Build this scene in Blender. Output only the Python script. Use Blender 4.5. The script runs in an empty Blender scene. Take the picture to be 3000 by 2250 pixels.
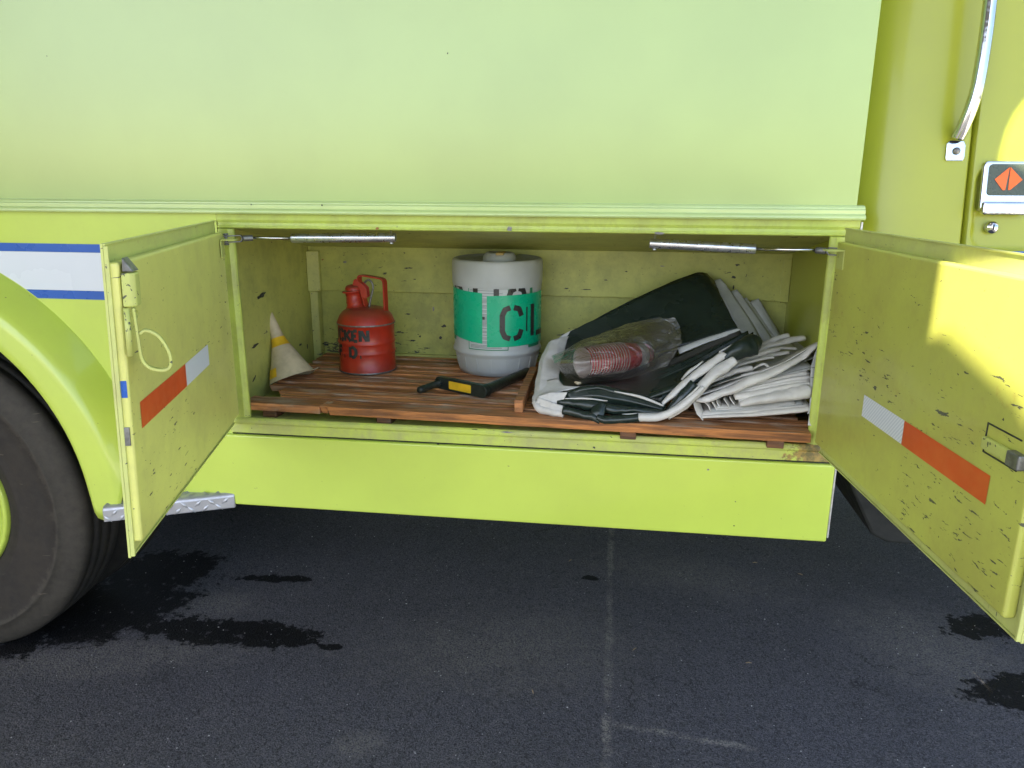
import bpy, bmesh, math, random
from math import sin, cos, pi, radians, sqrt
from mathutils import Vector, Matrix, noise

random.seed(4)
S = bpy.context.scene
COL = S.collection

# ------------------------------------------------------------------ camera
R = [[0.990701, 0.13598, 0.004571], [0.039547, -0.255655, -0.965959], [-0.130183, 0.957157, -0.258655]]
cam = bpy.data.cameras.new('camera')
cam.sensor_width = 36.0
cam.lens = 36.0 * 2200.0 / 3000.0
cam.clip_start = 0.05
cam.clip_end = 500.0
co = bpy.data.objects.new('camera', cam)
COL.objects.link(co)
r, d, f = [Vector(v) for v in R]
co.matrix_world = Matrix(((r.x, -d.x, -f.x, 0.0), (r.y, -d.y, -f.y, -2.1), (r.z, -d.z, -f.z, 1.66), (0, 0, 0, 1)))
S.camera = co

# ------------------------------------------------------------------ sky, sun, exposure
SUN_EL = radians(50.0)
SH = Vector((0.486, 0.874, 0.0))                 # horizontal direction the sunlight travels
w = bpy.data.worlds.new('World')
S.world = w
w.use_nodes = True
wn = w.node_tree.nodes
sky = wn.new('ShaderNodeTexSky')
sky.sky_type = 'NISHITA'
sky.sun_disc = False
sky.sun_elevation = SUN_EL
sky.sun_rotation = math.atan2(-SH.x, -SH.y)
sky.air_density = 1.0
sky.dust_density = 1.6
sky.ozone_density = 1.0
wn['Background'].inputs['Strength'].default_value = 0.07
w.node_tree.links.new(sky.outputs[0], wn['Background'].inputs[0])
sl = bpy.data.lights.new('sun', 'SUN')
sl.energy = 4.0
sl.angle = radians(0.5)
sl.color = (1.0, 0.90, 0.70)
so = bpy.data.objects.new('sun', sl)
COL.objects.link(so)
so.rotation_euler = Vector((SH.x * cos(SUN_EL), SH.y * cos(SUN_EL), -sin(SUN_EL))).to_track_quat('-Z', 'Y').to_euler()
S.view_settings.view_transform = 'Standard'
S.view_settings.look = 'None'
S.view_settings.gamma = 1.0
S.view_settings.use_curve_mapping = False
S.view_settings.exposure = 2.87
S.cycles.max_bounces = 10
S.cycles.transparent_max_bounces = 16

# ------------------------------------------------------------------ materials
class NT:
    def __init__(s, name):
        s.m = bpy.data.materials.new(name)
        s.m.use_nodes = True
        s.t = s.m.node_tree
        s.b = s.t.nodes['Principled BSDF']
        s.out = s.t.nodes['Material Output']
        s._c = None
    def n(s, typ, **kw):
        x = s.t.nodes.new(typ)
        for k, v in kw.items():
            setattr(x, k, v)
        return x
    def put(s, sock, v):
        if hasattr(v, 'is_linked') or isinstance(v, bpy.types.NodeSocket):
            s.t.links.new(v, sock)
        elif isinstance(v, (tuple, list)) and len(v) == 3 and sock.type == 'RGBA':
            sock.default_value = (*v, 1)
        else:
            sock.default_value = v
    def co(s, which='Object'):
        if s._c is None:
            s._c = s.n('ShaderNodeTexCoord')
        return s._c.outputs[which]
    def map(s, vec, scale=(1, 1, 1), loc=(0, 0, 0), rot=(0, 0, 0)):
        x = s.n('ShaderNodeMapping')
        s.put(x.inputs[0], vec)
        x.inputs[1].default_value = loc
        x.inputs[2].default_value = rot
        x.inputs[3].default_value = scale
        return x.outputs[0]
    def noise(s, vec, scale, detail=3, rough=0.5, dist=0.0, out=0):
        x = s.n('ShaderNodeTexNoise')
        s.put(x.inputs['Vector'], vec)
        x.inputs['Scale'].default_value = scale
        x.inputs['Detail'].default_value = detail
        x.inputs['Roughness'].default_value = rough
        x.inputs['Distortion'].default_value = dist
        return x.outputs[out]
    def vor(s, vec, scale, out='Distance', feature='F1'):
        x = s.n('ShaderNodeTexVoronoi', feature=feature)
        s.put(x.inputs['Vector'], vec)
        x.inputs['Scale'].default_value = scale
        return x.outputs[out]
    def ramp(s, v, a, b, lo=0.0, hi=1.0):
        x = s.n('ShaderNodeMapRange')
        x.clamp = True
        x.interpolation_type = 'SMOOTHSTEP'
        s.put(x.inputs[0], v)
        s.put(x.inputs[1], a)
        s.put(x.inputs[2], b)
        s.put(x.inputs[3], lo)
        s.put(x.inputs[4], hi)
        return x.outputs[0]
    def math(s, op, a, b=0.0, c=0.0):
        x = s.n('ShaderNodeMath', operation=op)
        s.put(x.inputs[0], a)
        s.put(x.inputs[1], b)
        s.put(x.inputs[2], c)
        return x.outputs[0]
    def mix(s, fac, a, b):
        x = s.n('ShaderNodeMix', data_type='RGBA')
        s.put(x.inputs[0], fac)
        s.put(x.inputs[6], a)
        s.put(x.inputs[7], b)
        return x.outputs[2]
    def xyz(s, vec):
        x = s.n('ShaderNodeSeparateXYZ')
        s.put(x.inputs[0], vec)
        return x.outputs
    def bump(s, h, strength=0.2, dist=0.002):
        x = s.n('ShaderNodeBump')
        x.inputs['Strength'].default_value = strength
        x.inputs['Distance'].default_value = dist
        s.put(x.inputs['Height'], h)
        s.put(s.b.inputs['Normal'], x.outputs[0])
        return x
    def set(s, **kw):
        for k, v in kw.items():
            s.put(s.b.inputs[k.replace('_', ' ')], v)
        return s

def simple(name, colr, rough=0.5, metal=0.0, var=0.12, nscale=14, bump=0.0, bscale=80, coat=0.0, dirt=0.0, dirtc=(0.12, 0.10, 0.07)):
    k = NT(name)
    v = k.co()
    n = k.noise(v, nscale, 4, 0.6)
    lo = tuple(c * (1 - var) for c in colr)
    hi = tuple(min(1, c * (1 + var)) for c in colr)
    c = k.mix(k.ramp(n, 0.3, 0.7), lo, hi)
    if dirt:
        g = k.ramp(k.noise(k.map(v, (1, 1, 1), (3, 1, 7)), nscale * 1.7, 6, 0.7), 0.62 - 0.12 * dirt, 0.80, 0, min(1, dirt))
        c = k.mix(g, c, dirtc)
    k.set(Base_Color=c, Metallic=metal)
    k.set(Roughness=k.ramp(k.noise(v, nscale * 3, 3), 0.3, 0.7, max(0.02, rough - 0.08), min(1, rough + 0.08)))
    k.set(Coat_Weight=coat, Coat_Roughness=0.12)
    if bump:
        k.bump(k.noise(v, bscale, 4, 0.6), bump, 0.002)
    return k.m

LIME = (0.51, 0.635, 0.085)

def paint(name, base=LIME, chips=0.0, dirt=0.0, rust=0.0, rough=0.32, coat=0.35, zchip=None, axis='x', grime=(0.20, 0.16, 0.075), wav=0.05, rustx=None):
    k = NT(name)
    v = k.co()
    c = k.mix(k.ramp(k.noise(v, 2.2, 3), 0.3, 0.7), tuple(x * 0.95 for x in base), tuple(x * 1.04 for x in base))
    rgh = rough
    if dirt:
        d1 = k.ramp(k.noise(k.map(v, (1, 1, 1), (2, 5, 1)), 4.5, 7, 0.72), 0.40, 0.68, 0, dirt)
        d2 = k.ramp(k.noise(k.map(v, (1.3, 1.3, 1), (7, 2, 1)), 14, 8, 0.75), 0.46, 0.74, 0, dirt * 0.8)
        c = k.mix(d1, c, grime)
        c = k.mix(d2, c, grime)
    if rust:
        rr = k.ramp(k.noise(k.map(v, (1, 1, 1), (9, 4, 3)), 9, 6, 0.7), 0.62, 0.70, 0, rust)
        c = k.mix(rr, c, (0.30, 0.11, 0.03))
    if rustx:
        px = k.xyz(v)[0]
        rn = k.noise(v, 26, 6, 0.7)
        rm = k.ramp(k.math('ADD', px, k.math('MULTIPLY', k.math('SUBTRACT', rn, 0.5), 0.35)), rustx, rustx + 0.03)
        c = k.mix(k.math('MULTIPLY', rm, 0.85), c, k.mix(k.ramp(k.noise(v, 40, 4, 0.7), 0.4, 0.6), (0.10, 0.06, 0.03), (0.34, 0.19, 0.06)))
    if chips:
        sc = {'x': (10, 10, 46), 'z': (34, 34, 9), 'n': (20, 20, 22)}[axis]
        a = k.noise(k.map(v, sc, (1.3, 0.4, 2.7)), 2.6, 5, 0.62, 0.4)
        patch = k.noise(k.map(v, (1, 1, 1), (5.1, 2.2, 0.7)), 3.3, 3, 0.6)
        th = k.math('SUBTRACT', 0.80, k.math('MULTIPLY', k.ramp(patch, 0.38, 0.62), 0.165 * chips))
        if zchip:
            z = k.xyz(v)[2]
            th = k.math('SUBTRACT', th, k.ramp(z, zchip[0], zchip[1], 0.0, zchip[2]))
        m1 = k.ramp(a, th, k.math('ADD', th, 0.012))
        b = k.noise(k.map(v, (30, 30, 34), (4, 8, 2)), 3.0, 3, 0.6)
        m2 = k.ramp(b, 0.745 - 0.05 * chips, 0.76 - 0.05 * chips)
        mm = k.math('MAXIMUM', m1, m2)
        c = k.mix(k.math('MULTIPLY', mm, 0.92), c, k.mix(k.noise(v, 60, 2), (0.030, 0.034, 0.028), (0.085, 0.085, 0.08)))
        rgh = k.math('MULTIPLY_ADD', mm, 0.35, rough)
    k.set(Base_Color=c, Roughness=rgh, Coat_Weight=coat, Coat_Roughness=0.08)
    k.bump(k.noise(v, 3.0, 2), wav, 0.01)
    return k.m

M = {}
M['body'] = paint('body_paint', chips=0.02, dirt=0.06, coat=0.5)
M['panel'] = paint('tank_panel_paint', base=(0.365, 0.49, 0.15), dirt=0.03, rough=0.30, coat=0.8, wav=0.03)
M['rail'] = paint('drip_rail_lit_paint', base=(0.50, 0.62, 0.23), chips=0.1, dirt=0.06, rough=0.3, coat=0.8, wav=0.03)  # lighter base carries the sky light on the upturned rail
M['skirt'] = paint('skirt_paint', chips=0.10, dirt=0.04, coat=0.5)
M['fender'] = paint('fender_paint', chips=0.12, dirt=0.05, coat=0.6, axis='n')
M['frame'] = paint('frame_paint', base=(0.49, 0.59, 0.10), chips=0.55, dirt=0.40, rust=0.25, rough=0.45, coat=0.15)
M['sill'] = paint('sill_paint', base=(0.50, 0.60, 0.09), chips=0.65, dirt=0.55, rust=0.35, rough=0.5, coat=0.1, grime=(0.30, 0.27, 0.16), rustx=0.50)
M['inside'] = paint('compartment_paint', base=(0.47, 0.485, 0.12), chips=1.05, dirt=0.5, rust=0.15, rough=0.5, coat=0.1, zchip=(1.22, 1.03, 0.11), grime=(0.15, 0.16, 0.06))
M['inside_up'] = paint('compartment_upper_paint', base=(0.48, 0.495, 0.125), chips=0.9, dirt=0.4, rust=0.15, rough=0.5, coat=0.1, grime=(0.15, 0.16, 0.06))
M['door_l'] = paint('left_door_lit_paint', base=(0.66, 0.665, 0.18), chips=0.70, dirt=0.22, rust=0.1, rough=0.42, coat=0.2, zchip=(1.15, 1.0, 0.04), grime=(0.30, 0.27, 0.12))  # base lightened in place of light from the right
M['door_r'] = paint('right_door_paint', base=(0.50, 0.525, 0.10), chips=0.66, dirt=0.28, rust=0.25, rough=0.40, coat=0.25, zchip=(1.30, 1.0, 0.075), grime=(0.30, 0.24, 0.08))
M['edge'] = paint('door_edge_paint', base=(0.53, 0.58, 0.17), chips=0.8, dirt=0.35, rust=0.35, rough=0.5, coat=0.1, axis='z', grime=(0.32, 0.27, 0.15))
M['hard'] = paint('latch_paint', base=(0.50, 0.55, 0.14), chips=1.35, dirt=0.3, rough=0.5, coat=0.15, axis='n', grime=(0.30, 0.26, 0.13))
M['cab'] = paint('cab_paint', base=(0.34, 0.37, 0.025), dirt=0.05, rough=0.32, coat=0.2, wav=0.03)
M['bare'] = simple('bare_edge_metal', (0.50, 0.49, 0.48), 0.5, 0.6, 0.2, 60)
M['chip'] = simple('bared_dark_metal', (0.045, 0.047, 0.04), 0.6, 0.2, 0.4, 50)
M['chip_grey'] = simple('bared_primer', (0.22, 0.21, 0.19), 0.6, 0.1, 0.3, 50)
M['rust'] = simple('rust_spot', (0.26, 0.11, 0.035), 0.8, 0, 0.4, 60)
M['alu'] = simple('worn_aluminium', (0.62, 0.63, 0.65), 0.32, 0.95, 0.10, 25, dirt=0.15)
M['alu_paint'] = simple('silver_tread_plate', (0.40, 0.41, 0.44), 0.38, 0.55, 0.08, 20, dirt=0.25)
M['chrome'] = simple('chrome', (0.58, 0.59, 0.60), 0.10, 1.0, 0.05, 30)
M['steel'] = simple('dull_steel', (0.20, 0.20, 0.19), 0.5, 0.7, 0.3, 60, dirt=0.3)
M['rod'] = simple('polished_rod', (0.66, 0.65, 0.62), 0.2, 1.0, 0.1, 30)
M['dark'] = simple('dark_gap', (0.012, 0.013, 0.011), 0.8)
M['under'] = simple('chassis_black', (0.010, 0.011, 0.009), 0.75, 0, 0.3, 8)
M['badge'] = simple('badge_face', (0.055, 0.07, 0.045), 0.3, 0.0, 0.1, 30)
M['orange'] = simple('badge_orange', (0.90, 0.14, 0.012), 0.45, 0, 0.04)
M['red_tape'] = simple('red_reflective_tape', (0.62, 0.085, 0.018), 0.4, 0, 0.06, 9, dirt=0.06)
M['blue'] = simple('blue_vinyl', (0.015, 0.10, 0.42), 0.3, 0, 0.05, 6)
M['white_vinyl'] = simple('white_vinyl', (0.66, 0.69, 0.72), 0.3, 0, 0.012, 2)

def white_tape():
    k = NT('white_reflective_tape')
    v = k.co()
    wv = k.n('ShaderNodeTexWave')
    k.put(wv.inputs['Vector'], k.map(v, (1, 1, 1), (0, 0, 0), (0, 0.75, 0)))
    wv.inputs['Scale'].default_value = 42
    wv.inputs['Distortion'].default_value = 0.2
    c = k.mix(wv.outputs['Fac'], (0.56, 0.60, 0.68), (0.74, 0.77, 0.82))
    k.set(Base_Color=c, Roughness=0.35)
    return k.m
M['white_tape'] = white_tape()

def wood(name, tint=1.0, fresh=0.0, hue=(1, 1, 1)):
    k = NT(name)
    v = k.co()
    oi = k.n('ShaderNodeObjectInfo').outputs['Random']
    off = k.n('ShaderNodeCombineXYZ')
    k.put(off.inputs[0], k.math('MULTIPLY', oi, 17.0))
    k.put(off.inputs[2], k.math('MULTIPLY', oi, 9.0))
    va = k.n('ShaderNodeVectorMath', operation='ADD')
    k.put(va.inputs[0], v)
    k.put(va.inputs[1], off.outputs[0])
    p = va.outputs[0]
    g = k.noise(k.map(p, (1.6, 26, 26)), 3.0, 6, 0.62, 0.6)
    g2 = k.noise(k.map(p, (5, 120, 120)), 2.0, 4, 0.6)
    c = k.mix(k.ramp(g, 0.32, 0.68), (0.085 * tint * hue[0], 0.035 * tint * hue[1], 0.014 * tint * hue[2]), (0.30 * tint * hue[0], 0.125 * tint * hue[1], 0.045 * tint * hue[2]))
    c = k.mix(k.ramp(g2, 0.45, 0.7, 0, 0.5), c, (0.10 * tint, 0.045 * tint, 0.02 * tint))
    grey = k.ramp(k.noise(k.map(p, (2.2, 7, 7)), 2.6, 5, 0.65), 0.45 + 0.25 * fresh, 0.68 + 0.2 * fresh, 0, 0.85)
    c = k.mix(grey, c, (0.20 * tint, 0.155 * tint, 0.115 * tint))
    dk = k.ramp(k.noise(k.map(p, (4, 16, 16), (4, 4, 4)), 2.6, 4, 0.6), 0.68, 0.76, 0, 0.6)
    c = k.mix(dk, c, (0.03, 0.018, 0.010))
    hv = k.n('ShaderNodeHueSaturation')
    k.put(hv.inputs['Value'], k.math('MULTIPLY_ADD', k.math('FRACT', k.math('MULTIPLY', oi, 7.31)), 0.55, 0.72))
    k.put(hv.inputs['Color'], c)
    k.set(Base_Color=hv.outputs[0], Roughness=0.62)
    k.bump(k.math('ADD', g, k.math('MULTIPLY', g2, 0.6)), 0.5, 0.003)
    return k.m
M['wood'] = wood('worn_varnished_wood', 2.2, 0.1, (0.98, 0.98, 0.92))
M['wood_front'] = wood('front_slat_wood', 1.9, 0.9, (1.0, 0.92, 0.62))
M['wood_grey'] = wood('grey_block_wood', 0.62)

def rubber():
    k = NT('tyre_rubber')
    v = k.co()
    x, y, z = k.xyz(v)
    rad = k.math('SQRT', k.math('ADD', k.math('MULTIPLY', x, x), k.math('MULTIPLY', z, z)))
    n = k.noise(v, 9, 6, 0.7, 0.5)
    n2 = k.noise(v, 34, 5, 0.7)
    rr = k.math('ADD', rad, k.math('MULTIPLY', k.math('SUBTRACT', n, 0.5), 0.12))
    band = k.math('MULTIPLY', k.ramp(rr, 0.478, 0.494), k.ramp(rr, 0.56, 0.60, 1, 0))
    face = k.ramp(y, 0.05, 0.10, 1, 0)
    band = k.math('MULTIPLY', band, face)
    c = k.mix(k.ramp(n2, 0.3, 0.7), (0.008, 0.007, 0.006), (0.020, 0.017, 0.013))
    c = k.mix(k.math('MULTIPLY', face, k.ramp(n, 0.3, 0.75, 0.1, 0.5)), c, (0.036, 0.027, 0.017))
    c = k.mix(k.math('MULTIPLY', band, k.ramp(n2, 0.25, 0.7, 0.45, 0.95)), c, (0.046, 0.039, 0.029))
    sc = k.noise(k.map(v, (3, 1, 40), (0, 0, 0), (0, 0.3, 0)), 2.5, 3, 0.5)
    c = k.mix(k.math('MULTIPLY', face, k.ramp(sc, 0.70, 0.72, 0, 0.5)), c, (0.16, 0.13, 0.10))
    k.set(Base_Color=c, Roughness=0.75)
    k.bump(k.math('ADD', n2, k.math('MULTIPLY', n, 0.4)), 0.35, 0.004)
    return k.m
M['rubber'] = rubber()

def canred():
    k = NT('old_red_enamel')
    v = k.co()
    n = k.noise(v, 16, 5, 0.65)
    c = k.mix(k.ramp(n, 0.3, 0.75), (0.46, 0.034, 0.013), (0.34, 0.024, 0.011))
    x, y, z = k.xyz(v)
    up = k.xyz(k.co('Normal'))[2]
    c = k.mix(k.math('MULTIPLY', k.ramp(up, 0.25, 0.9, 0, 0.55), k.ramp(n, 0.3, 0.6, 0.5, 1)), c, (0.16, 0.075, 0.045))
    c = k.mix(k.ramp(k.noise(v, 55, 4, 0.7), 0.66, 0.72, 0, 0.6), c, (0.10, 0.03, 0.02))
    k.set(Base_Color=c, Roughness=k.ramp(n, 0.3, 0.7, 0.28, 0.5), Coat_Weight=0.2, Coat_Roughness=0.2)
    k.bump(k.noise(v, 22, 3), 0.12, 0.003)
    return k.m
M['canred'] = canred()
M['stencil'] = simple('black_stencil_paint', (0.025, 0.030, 0.026), 0.6, 0, 0.3, 60)
M['pail'] = simple('translucent_white_plastic', (0.47, 0.485, 0.465), 0.42, 0, 0.06, 8, dirt=0.25, dirtc=(0.35, 0.32, 0.25))
M['pail'].node_tree.nodes['Principled BSDF'].inputs['Subsurface Weight'].default_value = 0.15
M['pail'].node_tree.nodes['Principled BSDF'].inputs['Subsurface Radius'].default_value = (0.01, 0.01, 0.008)
M['green_tape'] = simple('green_stencil_tape', (0.003, 0.42, 0.21), 0.30, 0, 0.06, 10)
M['green_print'] = simple('green_label_print', (0.02, 0.20, 0.09), 0.5, 0, 0.08)
M['label'] = simple('paper_label', (0.50, 0.52, 0.50), 0.55, 0, 0.05)
M['print'] = simple('grey_label_print', (0.13, 0.15, 0.14), 0.6, 0, 0.1)
M['black_print'] = simple('black_letter_print', (0.028, 0.026, 0.026), 0.35, 0, 0.2, 25)
M['funnel'] = simple('yellowed_plastic', (0.55, 0.46, 0.30), 0.55, 0, 0.16, 18, bump=0.15, dirt=0.45, dirtc=(0.22, 0.17, 0.09))
M['yellow'] = simple('yellow_tape', (0.72, 0.44, 0.02), 0.45, 0, 0.12, 25, dirt=0.15)
M['cap_tape'] = simple('amber_tape', (0.50, 0.34, 0.10), 0.5, 0, 0.1, 30)
M['black_metal'] = simple('black_enamel', (0.016, 0.022, 0.018), 0.38, 0.0, 0.3, 40, bump=0.1, dirt=0.25, dirtc=(0.08, 0.08, 0.07))

def vinyl(name, colr, rough, dirt=0.0, dirtc=(0.3, 0.26, 0.2), bs=26, bstr=0.35, streak=False, dd=0.004):
    k = NT(name)
    v = k.co()
    n = k.noise(v, 11, 5, 0.65)
    c = k.mix(k.ramp(n, 0.3, 0.7), tuple(x * 0.86 for x in colr), tuple(min(1, x * 1.08) for x in colr))
    if dirt:
        c = k.mix(k.ramp(k.noise(k.map(v, (1, 1, 2.5), (4, 2, 9)), 13, 7, 0.75), 0.48, 0.78, 0, dirt), c, dirtc)
        c = k.mix(k.ramp(k.noise(v, 70, 4, 0.7), 0.66, 0.72, 0, dirt * 0.7), c, (0.14, 0.12, 0.10))
    h = k.noise(k.map(v, (1, 2.2, 1.6)), bs, 5, 0.6, 0.8)
    k.set(Base_Color=c, Roughness=k.ramp(k.noise(v, 7, 3), 0.3, 0.7, rough - 0.08, rough + 0.1))
    k.bump(h, bstr, dd)
    return k.m
M['tarp_black'] = vinyl('black_vinyl_tarp', (0.014, 0.024, 0.019), 0.24, bs=9, bstr=0.5)
M['tarp_dusty'] = vinyl('dusty_black_vinyl', (0.035, 0.035, 0.030), 0.42, 0.45, (0.085, 0.078, 0.065), bs=12, bstr=0.3)
M['tarp_white'] = vinyl('soiled_white_vinyl', (0.62, 0.60, 0.56), 0.48, 0.42, (0.38, 0.33, 0.26), bs=24, bstr=0.40)
M['tarp_grey'] = vinyl('grey_white_vinyl', (0.44, 0.45, 0.43), 0.5, 0.3, (0.28, 0.27, 0.24), bs=20, bstr=0.25)
M['tarp_line'] = simple('seam_thread', (0.10, 0.10, 0.10), 0.7)

def film():
    k = NT('clear_plastic_film')
    v = k.co()
    h = k.noise(k.map(v, (1, 1.6, 1.2)), 20, 4, 0.6, 1.5)
    bp = k.n('ShaderNodeBump')
    bp.inputs['Strength'].default_value = 0.9
    bp.inputs['Distance'].default_value = 0.012
    k.put(bp.inputs['Height'], h)
    tr = k.n('ShaderNodeBsdfTransparent')
    tr.inputs[0].default_value = (0.93, 0.92, 0.90, 1)
    gl = k.n('ShaderNodeBsdfGlossy')
    gl.inputs['Roughness'].default_value = 0.07
    k.put(gl.inputs['Normal'], bp.outputs[0])
    df = k.n('ShaderNodeBsdfDiffuse')
    df.inputs[0].default_value = (0.62, 0.58, 0.54, 1)
    fr = k.n('ShaderNodeFresnel')
    fr.inputs[0].default_value = 1.5
    k.put(fr.inputs['Normal'], bp.outputs[0])
    m1 = k.n('ShaderNodeMixShader')
    m1.inputs[0].default_value = 0.06
    k.put(m1.inputs[1], tr.outputs[0])
    k.put(m1.inputs[2], df.outputs[0])
    m2 = k.n('ShaderNodeMixShader')
    k.put(m2.inputs[0], k.math('MINIMUM', k.math('MULTIPLY', fr.outputs[0], 3.2), 0.9))
    k.put(m2.inputs[1], m1.outputs[0])
    k.put(m2.inputs[2], gl.outputs[0])
    k.put(k.out.inputs[0], m2.outputs[0])
    return k.m
M['film'] = film()
M['cup_red'] = simple('red_cup_plastic', (0.62, 0.026, 0.045), 0.3, 0, 0.05, 10)
M['cup_in'] = simple('pale_cup_lining', (0.66, 0.60, 0.57), 0.4, 0, 0.04, 10)
M['leaf'] = simple('dry_straw', (0.26, 0.18, 0.10), 0.8)
M['grit'] = simple('pale_grit', (0.34, 0.34, 0.33), 0.8, 0, 0.4, 3)

def asphalt():
    k = NT('asphalt')
    v = k.co()
    x, y, z = k.xyz(v)
    n1 = k.noise(v, 1.6, 5, 0.6)
    n2 = k.noise(v, 230, 4, 0.75)
    n3 = k.noise(v, 7, 6, 0.7, 0.4)
    base = k.mix(k.ramp(n2, 0.36, 0.66), (0.026, 0.0255, 0.029), (0.150, 0.147, 0.162))
    base = k.mix(k.ramp(n1, 0.3, 0.72, 0, 0.35), base, (0.046, 0.046, 0.050))
    cell = k.n('ShaderNodeSeparateColor')
    k.put(cell.inputs[0], k.vor(v, 135, 'Color'))
    cell2 = k.n('ShaderNodeSeparateColor')
    k.put(cell2.inputs[0], k.vor(k.map(v, (1, 1, 1), (3.7, 1.9, 0)), 230, 'Color'))
    stones = k.math('MAXIMUM', k.math('MULTIPLY', k.ramp(cell.outputs[0], 0.78, 0.95), 0.8), k.ramp(cell2.outputs[0], 0.84, 0.95))
    base = k.mix(k.math('MULTIPLY', stones, k.ramp(n3, 0.30, 0.75, 0.25, 0.75)), base, (0.150, 0.145, 0.150))
    base = k.mix(k.ramp(cell.outputs[1], 0.72, 0.92, 0, 0.45), base, (0.018, 0.018, 0.020))
    wear = k.ramp(n3, 0.56, 0.80, 0, 0.55)
    base = k.mix(k.math('MULTIPLY', wear, k.ramp(n2, 0.35, 0.6)), base, (0.085, 0.080, 0.074))
    wob = k.noise(v, 9, 6, 0.72)
    wob2 = k.noise(k.map(v, (1, 1, 1), (7, 3, 1)), 28, 5, 0.7)
    wobs = k.math('ADD', k.math('MULTIPLY', k.math('SUBTRACT', wob, 0.5), 1.9), k.math('MULTIPLY', k.math('SUBTRACT', wob2, 0.5), 1.3))
    def blob(cx, cy, rx, ry, rot=0.0, soft=0.09, amp=1.0):
        p = k.map(v, (1, 1, 1), (-cx, -cy, 0))
        q = k.n('ShaderNodeVectorRotate', rotation_type='Z_AXIS')
        k.put(q.inputs['Vector'], p)
        q.inputs['Angle'].default_value = -rot
        px, py, pz = k.xyz(q.outputs[0])
        a = k.math('DIVIDE', px, rx)
        b = k.math('DIVIDE', py, ry)
        dd = k.math('SQRT', k.math('ADD', k.math('MULTIPLY', a, a), k.math('MULTIPLY', b, b)))
        dd = k.math('ADD', dd, k.math('MULTIPLY', wobs, amp))
        return k.ramp(dd, 1.0 - soft, 1.0 + soft, 1, 0)
    def mx(l):
        o = l[0]
        for q in l[1:]:
            o = k.math('MAXIMUM', o, q)
        return o
    pale = mx([blob(-0.72, -0.25, 0.07, 0.05, 0.3, 0.6, 0.8), blob(-1.72, 0.05, 0.42, 0.10, 0.25, 0.5, 1.0), blob(-1.55, 0.42, 0.16, 0.10, 0.1, 0.6),
               blob(1.20, 0.55, 0.22, 0.26, 0.5, 0.6, 1.0), blob(-0.35, 0.30, 0.4, 0.2, 0.2, 0.9, 1.3),
               blob(0.35, 0.95, 0.3, 0.12, -0.2, 0.9, 1.3)])
    base = k.mix(k.math('MULTIPLY', pale, k.ramp(k.math('ADD', k.math('MULTIPLY', cell2.outputs[1], 0.6), k.math('MULTIPLY', n3, 0.5)), 0.42, 0.72, 0.05, 0.9)), base, (0.150, 0.142, 0.132))
    # two long joints with gritty pale edges
    def joint(dist, lo, hi, along):
        g = k.math('MULTIPLY', k.ramp(along, lo, lo + 0.05), k.ramp(along, hi - 0.1, hi, 1, 0))
        b = k.ramp(k.math('ABSOLUTE', dist), 0.004, 0.020, 1, 0)
        return k.math('MULTIPLY', k.math('MULTIPLY', g, b), k.ramp(n3, 0.38, 0.62, 0.1, 1))
    wig = k.math('MULTIPLY', k.math('SUBTRACT', wob, 0.5), 0.06)
    j1 = joint(k.math('ADD', k.math('SUBTRACT', x, 0.032), wig), -2.0, 2.2, y)
    yy = k.math('ADD', k.math('ADD', y, 0.045), k.math('MULTIPLY', k.math('SUBTRACT', x, 0.04), 0.12))
    j2 = joint(k.math('ADD', yy, wig), 0.03, 0.52, x)
    jj = k.math('MULTIPLY', k.math('MAXIMUM', j1, j2), k.ramp(cell2.outputs[2], 0.30, 0.60, 0.10, 1.0))
    base = k.mix(jj, base, (0.215, 0.20, 0.18))
    crk = k.vor(k.map(k.n('ShaderNodeVectorMath', operation='ADD').outputs[0], (1, 1, 1)), 1.0)
    cv = k.n('ShaderNodeVectorMath', operation='ADD')
    k.put(cv.inputs[0], v)
    cn = k.n('ShaderNodeVectorMath', operation='SCALE')
    k.put(cn.inputs[0], k.noise(v, 5, 5, 0.7, 0, 1))
    cn.inputs['Scale'].default_value = 0.25
    k.put(cv.inputs[1], cn.outputs[0])
    ck = k.ramp(k.vor(cv.outputs[0], 1.15, 'Distance', 'DISTANCE_TO_EDGE'), 0.0015, 0.006, 1, 0)
    ck = k.math('MULTIPLY', ck, k.ramp(k.noise(k.map(v, (1, 1, 1), (2, 8, 3)), 2.3, 2), 0.50, 0.60))
    base = k.mix(k.math('MULTIPLY', ck, 0.5), base, (0.008, 0.008, 0.009))
    wet = mx([blob(-1.42, 0.255, 0.36, 0.085, 0.05), blob(-1.20, 0.25, 0.13, 0.075, 0.0), blob(-1.40, 0.66, 0.16, 0.03, 0.1),
              blob(-2.0, 0.33, 0.36, 0.24, 0.55, 0.12, 0.8), blob(-1.93, 0.66, 0.24, 0.18, 0.3, 0.12, 0.8), blob(-0.98, 0.22, 0.05, 0.02), blob(-2.35, 0.1, 0.35, 0.2, 0.2, 0.12),
              blob(1.50, 0.30, 0.24, 0.12, 0.1), blob(1.56, 0.72, 0.25, 0.09, 0.15), blob(-0.05, 0.86, 0.04, 0.02)])
    wet = k.math('MULTIPLY', wet, k.ramp(k.noise(v, 24, 5, 0.7), 0.30, 0.42, 0.25, 1.0))
    speck = k.ramp(k.vor(v, 62), 0.05, 0.09, 1, 0)
    sp = k.math('MULTIPLY', speck, k.ramp(k.noise(v, 30, 2), 0.60, 0.64))
    base = k.mix(sp, base, (0.36, 0.35, 0.34))
    base = k.mix(k.math('MULTIPLY', wet, 0.92), base, (0.0055, 0.0055, 0.0055))
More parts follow.
